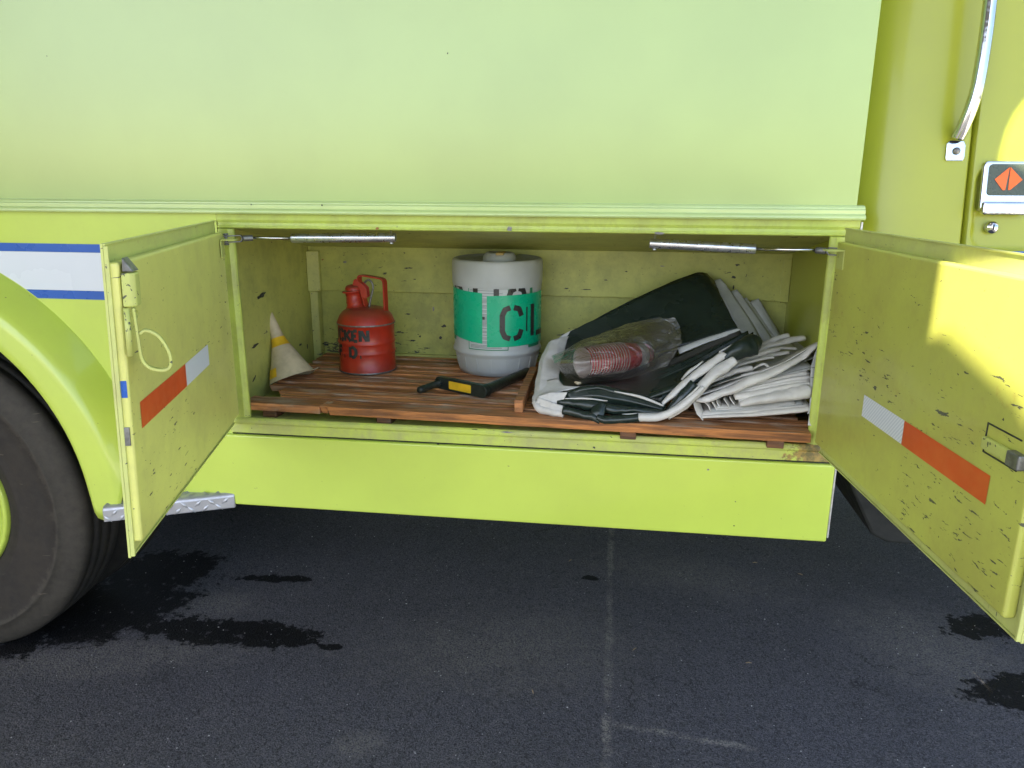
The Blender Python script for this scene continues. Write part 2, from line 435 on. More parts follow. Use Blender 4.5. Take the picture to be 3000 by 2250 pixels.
    k.set(Base_Color=base, Roughness=k.math('MULTIPLY_ADD', wet, -0.15, 0.85), Specular_IOR_Level=k.math('MULTIPLY_ADD', wet, -0.10, 0.15))
    k.bump(k.math('ADD', k.math('MULTIPLY', n2, 1.0), k.math('ADD', k.math('MULTIPLY', k.vor(v, 170), 0.8), k.math('MULTIPLY', k.vor(v, 95), 0.6))), 0.6, 0.005)
    return k.m
M['asphalt'] = asphalt()

# ------------------------------------------------------------------ mesh helpers
class MB:
    def __init__(s):
        s.v, s.f, s.sm, s.mi = [], [], [], []
    def add(s, vs, fs, smooth=False, mi=0):
        o = len(s.v)
        s.v += [tuple(v) for v in vs]
        s.f += [tuple(i + o for i in q) for q in fs]
        s.sm += [smooth] * len(fs)
        s.mi += [mi] * len(fs)
        return s
    def box(s, x0, x1, y0, y1, z0, z1, mi=0):
        vs = [(x, y, z) for z in (z0, z1) for y in (y0, y1) for x in (x0, x1)]
        return s.add(vs, [(0, 2, 3, 1), (4, 5, 7, 6), (0, 1, 5, 4), (2, 6, 7, 3), (0, 4, 6, 2), (1, 3, 7, 5)], mi=mi)
    def prism(s, prof, a0, a1, axis='x', smooth=False, mi=0, seg=1):
        """closed 2D outline pushed along an axis: x -> (y,z), y -> (x,z), z -> (x,y)"""
        n = len(prof)
        def P(p, a):
            return {'x': (a, p[0], p[1]), 'y': (p[0], a, p[1]), 'z': (p[0], p[1], a)}[axis]
        vs = []
        for k in range(seg + 1):
            a = a0 + (a1 - a0) * k / seg
            vs += [P(p, a) for p in prof]
        fs = []
        for k in range(seg):
            for i in range(n):
                j = (i + 1) % n
                fs.append((k * n + i, k * n + j, (k + 1) * n + j, (k + 1) * n + i))
        s.add(vs, fs, smooth, mi)
        o = len(s.v) - len(vs)
        s.f += [tuple(o + i for i in range(n))[::-1], tuple(o + seg * n + i for i in range(n))]
        s.sm += [False, False]
        s.mi += [mi, mi]
        return s
    def tube(s, pts, rad, n=10, caps=True, smooth=True, mi=0, flat=1.0, up=(0, 0, 1)):
        pts = [Vector(p) for p in pts]
        rr = rad if isinstance(rad, (list, tuple)) else [rad] * len(pts)
        vs, fs = [], []
        upv = Vector(up)
        for i, p in enumerate(pts):
            t = (pts[min(i + 1, len(pts) - 1)] - pts[max(i - 1, 0)]).normalized()
            a = upv - t * upv.dot(t)
            if a.length < 1e-3:
                a = Vector((0, 1, 0)) - t * t.y
            a.normalize()
            b = t.cross(a)
            for k in range(n):
                q = 2 * pi * k / n
                vs.append(p + (a * sin(q) * flat + b * cos(q)) * rr[i])
        for i in range(len(pts) - 1):
            for k in range(n):
                k2 = (k + 1) % n
                fs.append((i * n + k, i * n + k2, (i + 1) * n + k2, (i + 1) * n + k))
        s.add(vs, fs, smooth, mi)
        if caps:
            o = len(s.v) - len(vs)
            L = (len(pts) - 1) * n
            s.f += [tuple(o + k for k in range(n))[::-1], tuple(o + L + k for k in range(n))]
            s.sm += [False, False]
            s.mi += [mi, mi]
        return s
    def lathe(s, prof, n=40, mat=None, a0=0.0, a1=2 * pi, smooth=True, mi=0, cap=False):
        """profile of (radius, height) about z; mat places it"""
        full = abs(a1 - a0 - 2 * pi) < 1e-6
        m = n if full else n + 1
        vs, fs = [], []
        for (rd, h) in prof:
            for k in range(m):
                q = a0 + (a1 - a0) * k / n
                p = Vector((rd * cos(q), rd * sin(q), h))
                vs.append(mat @ p if mat else p)
        for i in range(len(prof) - 1):
            for k in range(n):
                k2 = (k + 1) % m
                fs.append((i * m + k, i * m + k2, (i + 1) * m + k2, (i + 1) * m + k))
        return s.add(vs, fs, smooth, mi)
    def strap(s, pts, width, thick, wdir, mi=0):
        """flat bar following pts; width lies along wdir"""
        pts = [Vector(p) for p in pts]
        W = Vector(wdir).normalized()
        vs, fs = [], []
        for i, p in enumerate(pts):
            t = (pts[min(i + 1, len(pts) - 1)] - pts[max(i - 1, 0)]).normalized()
            nn = t.cross(W).normalized()
            for a, b in ((-1, -1), (1, -1), (1, 1), (-1, 1)):
                vs.append(p + W * (a * width / 2) + nn * (b * thick / 2))
        for i in range(len(pts) - 1):
            for k in range(4):
                k2 = (k + 1) % 4
                fs.append((i * 4 + k, i * 4 + k2, (i + 1) * 4 + k2, (i + 1) * 4 + k))
        L = (len(pts) - 1) * 4
        fs += [(3, 2, 1, 0), (L, L + 1, L + 2, L + 3)]
        return s.add(vs, fs, False, mi)
    def build(s, name, mat, parent=None, bevel=0.0, seg=2, sub=0, normals=True, origin=None):
        me = bpy.data.meshes.new(name)
        vs = s.v
        if origin is not None:
            o = Vector(origin)
            vs = [tuple(Vector(v) - o) for v in vs]
        me.from_pydata(vs, [], s.f)
        mats = mat if isinstance(mat, (list, tuple)) else [mat]
        for m in mats:
            me.materials.append(M[m] if isinstance(m, str) else m)
        for p, a, b in zip(me.polygons, s.sm, s.mi):
            p.use_smooth = a
            p.material_index = b
        if normals:
            bm = bmesh.new()
            bm.from_mesh(me)
            bmesh.ops.recalc_face_normals(bm, faces=bm.faces)
            bm.to_mesh(me)
            bm.free()
        me.update()
        o = bpy.data.objects.new(name, me)
        COL.objects.link(o)
        if origin is not None:
            o.location = origin
        if parent is not None:
            o.parent = parent
        if bevel:
            b = o.modifiers.new('bevel', 'BEVEL')
            b.width = bevel
            b.segments = seg
            b.limit_method = 'ANGLE'
            b.angle_limit = radians(35)
            b.harden_normals = False
        if sub:
            q = o.modifiers.new('sub', 'SUBSURF')
            q.levels = q.render_levels = sub
        return o

def tag(o, label=None, cat=None, group=None, kind=None):
    if label: o['label'] = label
    if cat: o['category'] = cat
    if group: o['group'] = group
    if kind: o['kind'] = kind
    return o

def thing(name, loc, label, cat, group=None, rz=0.0):
    o = bpy.data.objects.new(name, None)
    COL.objects.link(o)
    o.location = loc
    o.rotation_euler = (0, 0, rz)
    o.empty_display_size = 0.1
    return tag(o, label, cat, group)

def child(parent, obj):
    """parent obj, keeping the place it was built at"""
    obj.parent = parent
    bpy.context.view_layer.update()
    obj.matrix_parent_inverse = parent.matrix_world.inverted()
    return obj

def arcpts(c, r, a0, a1, n, plane='xz', y=0.0):
    out = []
    for k in range(n + 1):
        a = a0 + (a1 - a0) * k / n
        if plane == 'xz':
            out.append((c[0] + r * cos(a), y, c[1] + r * sin(a)))
        else:
            out.append((c[0] + r * cos(a), c[1] + r * sin(a), y))
    return out

def smooth_path(pts, n=6):
    """Catmull-Rom through the points"""
    P = [Vector(p) for p in pts]
    P = [P[0] * 2 - P[1]] + P + [P[-1] * 2 - P[-2]]
    out = []
    for i in range(1, len(P) - 2):
        for k in range(n):
            t = k / n
            a, b, c, e = P[i - 1], P[i], P[i + 1], P[i + 2]
            out.append(0.5 * ((2 * b) + (c - a) * t + (2 * a - 5 * b + 4 * c - e) * t * t + (3 * b - a - 3 * c + e) * t ** 3))
    out.append(P[-2])
    return out

def nz(p, f=8.0, seed=0.0):
    return noise.noise_vector(Vector((p[0] * f + seed, p[1] * f - seed, p[2] * f + 2 * seed)))

# ================================================================== setting
g = MB()
g.add([(-150, -150, 0), (150, -150, 0), (150, 150, 0), (-150, 150, 0)], [(0, 1, 2, 3)])
gr = g.build('ground', 'asphalt')
tag(gr, kind='structure')

# ================================================================== the truck
truck = thing('fire_truck', (0, 0, 0), 'lime yellow fire truck with an open side compartment and one rear wheel showing', 'fire truck')
T = truck

XL, XR = -3.3, 0.615         # rear end and front end of the tank body
# --- upper tank side panel with a rolled lower edge
MB().prism([(0.0, 1.600), (0.0, 2.75), (0.06, 2.85), (0.2, 2.9), (2.3, 2.9), (2.3, 1.60)], XL, XR, 'x').build('tank_panel', 'panel', T, bevel=0.006)
# --- drip rail: two stepped ridges
MB().prism([(0.01, 1.609), (-0.006, 1.607), (-0.012, 1.602), (-0.012, 1.599), (-0.017, 1.596), (-0.017, 1.586), (-0.024, 1.582), (-0.026, 1.576), (-0.023, 1.571), (-0.015, 1.571), (0.01, 1.574)],
            XL, 0.632, 'x', seg=1).build('drip_rail', 'rail', T, bevel=0.0015)
# --- body side behind the left door, wheel arch cut through it
WX, WZ, RO = -2.29, 0.652, 0.80
def side_panel():
    m = MB()
    top, xr = 1.572, -1.158
    n = 40
    a0 = math.acos((xr - 0.02 - WX) / RO) if abs((xr - 0.02 - WX) / RO) < 1 else 0.0
    pts = []
    for k in range(n + 1):
        a = pi * k / n
        pts.append((WX + RO * cos(a), WZ + RO * sin(a)))
    outer = []
    for (x, z) in pts:
        outer.append((x, top))
    vs = [(x, 0.0, z) for x, z in pts] + [(x, 0.0, z) for x, z in outer]
    fs = [(k, k + 1, n + 2 + k, n + 1 + k) for k in range(n)]
    m.add(vs, fs)
    x1 = WX + RO
    m.add([(x1, 0, 0.70), (xr, 0, 0.70), (xr, 0, top), (x1, 0, top)], [(0, 1, 2, 3)])
    m.add([(XL, 0, WZ - 0.08), (WX - RO, 0, WZ - 0.08), (WX - RO, 0, top), (XL, 0, top)], [(0, 1, 2, 3)])
    # inside of the wheel well
    m.add([(XL, 0.9, 0.6), (-1.24, 0.9, 0.6), (-1.24, 0.9, top), (XL, 0.9, top)], [(0, 1, 2, 3)], mi=1)
    xw = -1.24
    m.add([(xw, 0.05, 0.70), (xw, 0.9, 0.70), (xw, 0.9, top), (xw, 0.05, top)], [(0, 1, 2, 3)], mi=1)
    return m.build('side_panel', ['body', 'under'], T)
side_panel()
# wheel well liner
MB().lathe([(RO - 0.01, 0.0), (RO - 0.01, 0.85)], 32, Matrix.Translation((WX, 0.004, WZ)) @ Matrix.Rotation(-pi / 2, 4, 'X'), pi, 2 * pi).build('wheel_well', 'under', T)
# --- fender flare: swept profile (radius, y)
def flare():
    prof = [(0.832, 0.0), (0.829, -0.006), (0.815, -0.030), (0.797, -0.062), (0.781, -0.086), (0.770, -0.097), (0.757, -0.102), (0.740, -0.104), (0.708, -0.107), (0.688, -0.109), (0.678, -0.106), (0.674, -0.098), (0.674, 0.02)]
    m = MB()
    n = 64
    vs, fs = [], []
    for k in range(n + 1):
        for (rd, y) in prof:
            e_ = min(1.0, max(0.0, (rd - 0.730) / 0.05))
            lo = -0.045 + 0.12 * (e_ ** 2.2) + 0.05 * (max(0.0, 0.700 - rd) / 0.026) ** 2
            a = lo + (pi - 2 * lo) * k / n
            # foot of the flare turns a little outwards where it meets the step
            w = max(0.0, 0.16 - a) / 0.275
            rr = rd + 0.02 * w * w
            vs.append((WX + rr * cos(a), y, WZ + rr * sin(a)))
    L = len(prof)
    for k in range(n):
        for i in range(L - 1):
            fs.append((k * L + i, k * L + i + 1, (k + 1) * L + i + 1, (k + 1) * L + i))
    m.add(vs, fs, True)
    m.f += [tuple(range(L)), tuple(n * L + i for i in range(L))[::-1]]
    m.sm += [False, False]
    m.mi += [0, 0]
    return m.build('fender_flare', 'fender', T)
flare()
# --- stripes on the body side (thin vinyl sheets 2 mm proud)
def stripe(name, x0, x1, z0, z1, mat, y=-0.002):
    # left end follows the edge of the flare
    m = MB()
    n = 14
    vs = []
    for k in range(n + 1):
        z = z0 + (z1 - z0) * k / n
        xx = x0
        if (z - WZ) < 0.836:
            xx = max(x0, WX + sqrt(max(0.0, 0.836 ** 2 - (z - WZ) ** 2)))
        vs += [(xx, y, z), (x1, y, z)]
    fs = [(2 * k, 2 * k + 1, 2 * k + 3, 2 * k + 2) for k in range(n)]
    return m.add(vs, fs).build(name, mat, T)
SX = -1.30
stripe('blue_stripe', XL, SX, 1.451, 1.476, 'blue')
stripe('white_stripe', XL, SX, 1.335, 1.4505, 'white_vinyl')
stripe('blue_stripe', XL, SX, 1.308, 1.3345, 'blue')

# --- compartment frame
OL, OR_, OT, OB = -1.121, 0.563, 1.528, 0.952
MB().prism([(0.0, 1.572), (0.0, 1.553), (0.004, 1.545), (0.003, 1.537), (0.0, 1.532), (0.004, OT), (0.022, OT), (0.022, 1.572)], -1.158, 0.628, 'x').build('header_rail', 'frame', T, bevel=0.0015)
MB().prism([(-1.158, 0.0), (-1.126, 0.0), (OL, 0.003), (OL + 0.006, 0.006), (OL + 0.010, 0.012), (OL + 0.004, 0.030), (-1.158, 0.03)], 0.93, 1.5275, 'z').build('left_door_jamb', 'frame', T, bevel=0.003)
MB().prism([(0.628, 0.0), (0.572, 0.0), (OR_ + 0.004, 0.003), (OR_ - 0.003, 0.006), (OR_ - 0.006, 0.012), (OR_, 0.03), (0.628, 0.03)], 0.93, 1.5275, 'z').build('right_door_jamb', 'frame', T, bevel=0.003)
MB().box(0.6285, 0.634, -0.001, 0.05, 0.93, 1.566).build('body_end_strip', 'bare', T, bevel=0.001)
MB().prism([(0.05, 0.944), (0.014, 0.945), (0.006, 0.951), (-0.001, 0.9505), (-0.006, 0.945), (-0.006, 0.934), (-0.002, 0.930), (-0.002, 0.900), (0.05, 0.900)], -1.175, 0.632, 'x').build('door_sill', 'sill', T, bevel=0.002)
# --- lower skirt
def skirt():
    x0, x1, z0, z1 = -1.46, 0.636, 0.660, 0.896
    m = MB()
    m.prism([(x1, z0), (x1, z1), (x0, z1), (x0, 0.69), (-1.1875, 0.69), (-1.1875, z0)], -0.014, 0.03, 'y')
    m.box(-1.18, x1 - 0.01, 0.0305, 0.12, z0, z0 + 0.01)
    return m.build('skirt_panel', 'skirt', T, bevel=0.006, seg=3)
skirt()
MB().box(0.6365, 0.641, -0.012, 0.10, 0.672, 0.885).build('skirt_end_edge', 'bare', T, bevel=0.0012)
MB().box(-1.17, 0.63, 0.0, 0.03, 0.8945, 0.9015).build('seam_gap', 'dark', T)

# --- compartment inside
CL, CR, CB, CF = -1.19, 0.628, 0.74, 0.942
MB().box(CL, CR, 0.03, 0.80, 0.93, CF).build('compartment_floor', 'sill', T)
MB().box(CL - 0.012, CL, 0.03, 0.80, 0.93, 1.56).build('compartment_side', 'inside_up', T)
MB().box(CR, CR + 0.012, 0.03, 0.80, 0.93, 1.56).build('compartment_side', 'inside_up', T)
MB().prism([(0.022, 1.540), (0.79, 1.408), (0.79, 1.43), (0.022, 1.565)], CL, CR, 'x').build('compartment_ceiling', 'inside_up', T)
MB().box(CL, CR, CB - 0.012, CB + 0.008, 1.247, 1.42).build('back_panel', 'inside_up', T, bevel=0.002)
MB().box(CL, CR, CB + 0.014, CB + 0.034, 0.94, 1.262).build('back_panel', 'inside', T)
MB().box(CL + 0.10, CR, CB - 0.002, CB + 0.016, 0.965, 0.999).build('kick_strip', 'inside_up', T, bevel=0.002)
MB().prism([(CL + 0.001, 0.700), (CL + 0.045, 0.715), (CL + 0.050, CB - 0.013), (CL + 0.001, CB - 0.013)], 1.245, 1.402, 'z').build('corner_post', 'inside_up', T, bevel=0.003)
MB().prism([(CL + 0.001, 0.715), (CL + 0.03, 0.725), (CL + 0.036, CB + 0.009), (CL + 0.001, CB + 0.009)], 0.943, 1.2445, 'z').build('corner_post', 'inside', T, bevel=0.003)
MB().box(CR - 0.032, CR - 0.001, CB - 0.017, CB - 0.0125, 1.245, 1.402).build('corner_post', 'inside_up', T, bevel=0.002)

# --- diamond tread step between flare and skirt
def step():
    a, b = Vector((-1.56, -0.128, 0)), Vector((-1.176, -0.018, 0))
    dx = (b - a).normalized()
    nn = Vector((dx.y, -dx.x, 0))
    L = (b - a).length
    m = MB()
    pr = [(0.0, 0.650), (0.0, 0.688), (-0.004, 0.696), (-0.012, 0.700), (-0.10, 0.704), (-0.10, 0.692), (-0.014, 0.688), (-0.010, 0.650)]
    n = len(pr)
    vs = []
    for t in (0.0, L):
        for (o, z) in pr:
            vs.append(a + dx * t + nn * o + Vector((0, 0, z - (0.026 if t == 0 else 0))))
    m.add(vs, [(i, (i + 1) % n, n + (i + 1) % n, n + i) for i in range(n)] + [tuple(range(n))[::-1], tuple(range(n, 2 * n))])
    o = m.build('tread_step', 'alu_paint', T, bevel=0.003)
    q = MB()
    random.seed(3)
    for row in range(5):
        for k in range(12):
            t = 0.014 + k * 0.042 + (0.021 if row % 2 else 0)
            if t > L - 0.012: continue
            ang = 0.75 if (k + row) % 2 else -0.75
            if row < 2:
                c = a + dx * t + nn * 0.0005 + Vector((0, 0, 0.660 + row * 0.018 - 0.026 * (1 - t / L)))
                u = dx * cos(ang) + Vector((0, 0, 1)) * sin(ang)
                w_ = nn
            else:
                c = a + dx * t - nn * (0.022 + (row - 2) * 0.026) + Vector((0, 0, 0.7015 + (row - 2) * 0.001 - 0.026 * (1 - t / L)))
                u = dx * cos(ang) + nn * sin(ang)
                w_ = Vector((0, 0, 1))
            s_ = u.cross(w_)
            h = 0.016
            vs = [c - u * h, c + s_ * 0.0055, c + u * h, c - s_ * 0.0055, c + w_ * 0.0042 - u * h * 0.4, c + w_ * 0.0042 + u * h * 0.4]
            q.add(vs, [(0, 1, 4), (1, 5, 4), (1, 2, 5), (2, 3, 5), (3, 4, 5), (3, 0, 4)], True)
    tag(q.build('raised_tread', 'alu_paint', o), kind='stuff')
step()

# --- wheel: two tyres on one hub, the outer one with the lime rim
wheel = thing('wheel', (-2.33, -0.028, 0.578), None, None)
wheel.parent = T
TY = [(0.300, 0.055), (0.318, 0.040), (0.345, 0.034), (0.352, 0.0295), (0.360, 0.0325), (0.40, 0.027), (0.45, 0.026), (0.488, 0.029), (0.492, 0.0255), (0.500, 0.0265), (0.503, 0.031), (0.530, 0.038), (0.555, 0.048), (0.572, 0.060), (0.580, 0.072),
      (0.5805, 0.095), (0.570, 0.097), (0.570, 0.103), (0.582, 0.105), (0.583, 0.135), (0.572, 0.137), (0.572, 0.143), (0.583, 0.145), (0.583, 0.185), (0.572, 0.187), (0.572, 0.193),
      (0.582, 0.195), (0.5805, 0.235), (0.570, 0.245), (0.52, 0.270), (0.42, 0.275), (0.30, 0.26)]
rx = Matrix.Rotation(-pi / 2, 4, 'X')
for dy in (0.0, 0.335):
    MB().lathe(TY, 96, Matrix.Translation((0, dy, 0)) @ rx).build('tyre', 'rubber', wheel)
RIM = [(0.302, 0.060), (0.302, 0.040), (0.296, 0.034), (0.286, 0.036), (0.276, 0.044), (0.268, 0.060), (0.262, 0.10), (0.258, 0.16), (0.235, 0.185), (0.16, 0.19), (0.15, 0.175), (0.10, 0.17), (0.095, 0.06), (0.08, 0.05), (0.0, 0.05)]
rim = MB().lathe(RIM, 64, rx).build('rim', 'fender', wheel)
for k in range(10):
    a = 2 * pi * k / 10
    MB().lathe([(0.017, 0.172), (0.017, 0.150), (0.012, 0.143), (0.0, 0.143)], 6, Matrix.Translation((0.125 * cos(a), 0, 0.125 * sin(a))) @ rx, smooth=False).build('wheel_nut', 'steel', wheel)
# --- chassis underneath, and the far side's skirt
MB().box(-3.3, 3.2, 0.95, 1.20, 0.60, 0.86).build('frame_rail', 'under', T)
MB().box(-1.2, 0.63, 0.12, 2.3, 0.672, 0.925).build('underbody', 'skirt', T)
MB().box(-3.3, 3.2, 2.26, 2.32, 0.14, 1.6).build('far_side', 'body', T)
MB().lathe([(0.0, 0), (0.55, 0), (0.58, 0.06), (0.58, 0.5), (0.55, 0.56), (0, 0.56)], 40, Matrix.Translation((-2.33, 1.7, 0.578)) @ rx).build('far_tyre', 'rubber', T)
MB().tube([(-2.33, 0.3, 0.578), (-2.33, 2.0, 0.578)], 0.11).build('axle', 'under', T)

# --- cab: side wall leans in a little; rounded rear corner
def cab_y(z):
    return 0.1 + 0.12 * (z - 1.5)
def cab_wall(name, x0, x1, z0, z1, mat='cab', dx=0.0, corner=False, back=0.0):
    m = MB()
    nz_ = 10
    prof = []
    if corner:
        for k in range(14):
            a = pi / 2 * k / 13
            prof.append((0.770 - 0.150 * sin(pi / 2 - a), 0.150 * (1 - cos(pi / 2 - a))))
        prof = [(0.62, 0.60)] + prof
    else:
        prof = [(x0, 0.03), (x0, 0.006), (x0 + 0.006, 0.0)]
    prof.append((x1 - 0.006, 0.0))
    prof.append((x1, 0.006))
    prof.append((x1, 0.03))
    vs, fs = [], []
    for k in range(nz_ + 1):
        z = z0 + (z1 - z0) * k / nz_
        for (x, yo) in prof:
            vs.append((x, cab_y(z) + yo + back, z))
    L = len(prof)
    for k in range(nz_):
        for i in range(L - 1):
            fs.append((k * L + i, k * L + i + 1, (k + 1) * L + i + 1, (k + 1) * L + i))
    m.add(vs, fs, corner)
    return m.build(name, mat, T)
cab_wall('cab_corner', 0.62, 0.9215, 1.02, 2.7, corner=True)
MB().prism([(0.076, 0.98), (0.289, 2.75), (2.3, 2.75), (2.3, 0.98)], 0.70, 2.6, 'x').build('cab_core', 'dark', T)
def cab_door():
    xa, xb, za, zb = 0.9295, 1.75, 1.02, 2.70
    def sd(x, z):
        # rounded box round the handle: > 0 inside
        cx, cz, hx, hz, rr = 1.075, 1.600, 0.136, 0.118, 0.05
        qx, qz = abs(x - cx) - hx + rr, abs(z - cz) - hz + rr
        dd = math.hypot(max(qx, 0), max(qz, 0)) + min(max(qx, qz), 0) - rr
        return -dd
    xs = [xa, xa + 0.004] + [xa + 0.004 + (1.22 - xa - 0.004) * k / 70 for k in range(1, 71)] + [1.35, 1.55, xb]
    zs = [za, 1.1, 1.2, 1.35, 1.45] + [1.46 + 0.26 * k / 52 for k in range(53)] + [1.8, 1.9, 2.0, 2.1, 2.2, 2.4, zb]
    vs, fs = [], []
    for z in zs:
        for i, x in enumerate(xs):
            s_ = min(1.0, max(0.0, sd(x, z) / 0.018))
            s_ = s_ * s_ * (3 - 2 * s_)
            y = cab_y(z) + 0.016 * s_
            if i == 0: y += 0.03
            vs.append((x, y, z))
    n = len(xs)
    for j in range(len(zs) - 1):
        for i in range(n - 1):
            fs.append((j * n + i, j * n + i + 1, (j + 1) * n + i + 1, (j + 1) * n + i))
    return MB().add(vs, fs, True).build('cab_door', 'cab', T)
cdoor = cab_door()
def cabp(x, z, off):
    return (x, cab_y(z) + off, z)
# blue stripe across the cab door
m = MB()
for (x0, x1, z0, z1) in ((0.932, 1.74, 1.30, 1.4895),):
    m.add([cabp(x0, z0, -0.002), cabp(x1, z0, -0.002), cabp(x1, z1, -0.002), cabp(x0, z1, -0.002)], [(0, 1, 2, 3)])
m.build('blue_stripe', 'blue', T)
# grab handle with its flat end
gh = [cabp(0.9105, 2.62, -0.050), cabp(0.9105, 2.4, -0.052), cabp(0.909, 2.122, -0.052), cabp(0.907, 1.997, -0.050), cabp(0.902, 1.90, -0.046), cabp(0.894, 1.846, -0.038), cabp(0.886, 1.806, -0.026), cabp(0.880, 1.778, -0.013)]
gp = smooth_path(gh, 6)
grab = MB().tube(gp, 0.0165, 16).build('grab_handle', 'chrome', T)
MB().prism([(0.861, 0), (0.903, 0), (0.906, 0.008), (0.906, 0.040), (0.901, 0.050), (0.866, 0.052), (0.859, 0.044), (0.859, 0.008)], 0, 0.004, 'z').build('flat_foot', 'chrome', grab, bevel=0.0012)
ft = bpy.data.objects['flat_foot']
ft.matrix_world = Matrix.Translation((0, cab_y(1.722) - 0.0005, 1.722)) @ Matrix.Rotation(radians(90) - math.atan(0.12), 4, 'X')
MB().lathe([(0.0095, 0), (0.0095, 0.003), (0.007, 0.0055), (0.0, 0.0065)], 20, Matrix.Translation(cabp(0.884, 1.747, -0.004)) @ Matrix.Rotation(pi / 2, 4, 'X')).build('screw', 'steel', grab)
# door handle: chrome housing, dark badge with two orange wedges, paddle below
hand = thing('door_handle', (0, 0, 0), None, None)
hand.parent = T
def rrect(x0, x1, z0, z1, rad, n=6):
    o = []
    for (cx, cz, a) in ((x1 - rad, z1 - rad, 0), (x0 + rad, z1 - rad, pi / 2), (x0 + rad, z0 + rad, pi), (x1 - rad, z0 + rad, 1.5 * pi)):
        for k in range(n + 1):
            q = a + pi / 2 * k / n
            o.append((cx + rad * cos(q), cz + rad * sin(q)))
    return o
def cab_plate(prof, off0, off1, name, mat, parent, bevel=0.002):
    # outline in (x,z) lying on the leaning cab side
    n = len(prof)
    vs = [cabp(x, z, off0) for x, z in prof] + [cabp(x, z, off1) for x, z in prof]
    m = MB().add(vs, [(i, (i + 1) % n, n + (i + 1) % n, n + i) for i in range(n)] + [tuple(range(n)), tuple(range(n, 2 * n))[::-1]])
    return m.build(name, mat, parent, bevel=bevel, seg=3)
cab_plate(rrect(0.952, 1.084, 1.590, 1.722, 0.016), 0.020, -0.013, 'housing', 'chrome', hand, 0.005)
cab_plate(rrect(0.966, 1.070, 1.634, 1.714, 0.010), -0.0125, -0.0155, 'badge_plate', 'badge', hand, 0.0008)
cab_plate([(1.0150, 1.706), (1.0095, 1.648), (1.0035, 1.647), (0.981, 1.675)], -0.0155, -0.0170, 'badge_wedge', 'orange', hand, 0)
cab_plate([(1.0170, 1.706), (1.049, 1.674), (1.0215, 1.648), (1.0165, 1.648)], -0.0155, -0.0170, 'badge_wedge', 'orange', hand, 0)
cab_plate(rrect(0.956, 1.080, 1.584, 1.618, 0.010), -0.004, -0.022, 'paddle', 'chrome', hand, 0.006)
MB().lathe([(0.0, 0.026), (0.008, 0.026), (0.010, 0.024), (0.0145, 0.023), (0.0165, 0.019), (0.0165, 0.0), (0.0, 0.0)], 28, Matrix.Translation(cabp(0.996, 1.550, 0.020)) @ Matrix.Rotation(pi / 2, 4, 'X')).build('door_lock', 'chrome', T)
lk = bpy.data.objects['door_lock']
MB().box(0.9945, 0.9975, cab_y(1.552) - 0.0078, cab_y(1.552) - 0.003, 1.545, 1.559).build('key_slot', 'dark', lk)
# things under the cab: tank and its step bracket
MB().prism([(0.70, 0.97), (0.70, 0.90), (0.79, 0.70), (0.87, 0.545), (0.92, 0.52), (1.9, 0.50), (1.9, 0.97)], 0.30, 0.80, 'y').build('fuel_tank', 'under', T, bevel=0.01)

# ---------------------------------------------------------------- compartment doors
def comp_door(name, hx, hy, ang, sg, tilt, W, label, mat):
    """local frame: x from the hinge to the free edge, y = towards the inside face, z up"""
    rt = thing(name, (hx, hy, 0.935), None, None)
    rt['label'] = label
    rt.parent = T
    rt.rotation_euler = (radians(tilt), 0, radians(ang))
    H = 0.617
    pz0, pz1, px0, px1, th = 0.032, 0.583, 0.012, W - (0.004 if sg > 0 else 0.020), 0.0245
    def X(a): return a * sg
    def bx(m, x0, x1, y0, y1, z0, z1): return m.box(min(X(x0), X(x1)), max(X(x0), X(x1)), y0, y1, z0, z1)
    bx(MB(), 0.0, W, -0.003, 0.002, 0.0, H).build('outer_skin', 'edge', rt, bevel=0.001)
    # folded safe edge round the skin
    m = MB()
    bx(m, 0.0, W, 0.0022, 0.006, H - 0.004, H)
    bx(m, W - 0.006, W, 0.0022, 0.010, 0.003, H - 0.0045)
    bx(m, 0.0, W - 0.007, 0.0022, 0.006, 0.0, 0.0035)
    m.build('folded_edge', 'edge', rt, bevel=0.0012)
    bx(MB(), px0, px1, 0.0025, th, pz0, pz1).build('inner_pan', mat, rt, bevel=0.006, seg=3)
    return rt, X, bx, px1, th, H
# left door
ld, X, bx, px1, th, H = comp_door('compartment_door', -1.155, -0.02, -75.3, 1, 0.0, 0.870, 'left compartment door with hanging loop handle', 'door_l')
yf = th + 0.0008
MB().add([(0.5025, yf, 0.255), (0.817, yf, 0.253), (0.817, yf, 0.307), (0.5025, yf, 0.309)], [(0, 1, 2, 3)]).build('red_tape', 'red_tape', ld)
MB().add([(0.292, yf, 0.258), (0.502, yf, 0.255), (0.502, yf, 0.309), (0.292, yf, 0.312)], [(0, 1, 2, 3)]).build('white_tape', 'white_tape', ld)
MB().add([(px1 + 0.0005, 0.004, 0.330), (px1 + 0.0005, 0.021, 0.330), (px1 + 0.0005, 0.021, 0.363), (px1 + 0.0005, 0.004, 0.363)], [(0, 1, 2, 3)]).build('blue_tape', 'blue', ld)
MB().prism([(0.828, 0.027), (0.868, 0.027), (0.868, 0.042), (0.860, 0.050), (0.836, 0.050), (0.828, 0.042)], 0.502, 0.564, 'z').build('latch_box', 'hard', ld, bevel=0.003)
MB().add([(0.832, 0.029, 0.566), (0.864, 0.029, 0.566), (0.864, 0.049, 0.566), (0.832, 0.049, 0.566), (0.832, 0.030, 0.592), (0.864, 0.030, 0.592)],
         [(0, 1, 5, 4), (2, 3, 4, 5), (0, 4, 3), (1, 2, 5), (0, 3, 2, 1)]).build('latch_bolt', 'steel', ld, bevel=0.002)
MB().tube([(0.8725, 0.034, 0.501), (0.8725, 0.034, 0.412)], 0.0055, 12).build('latch_rod', 'hard', ld)
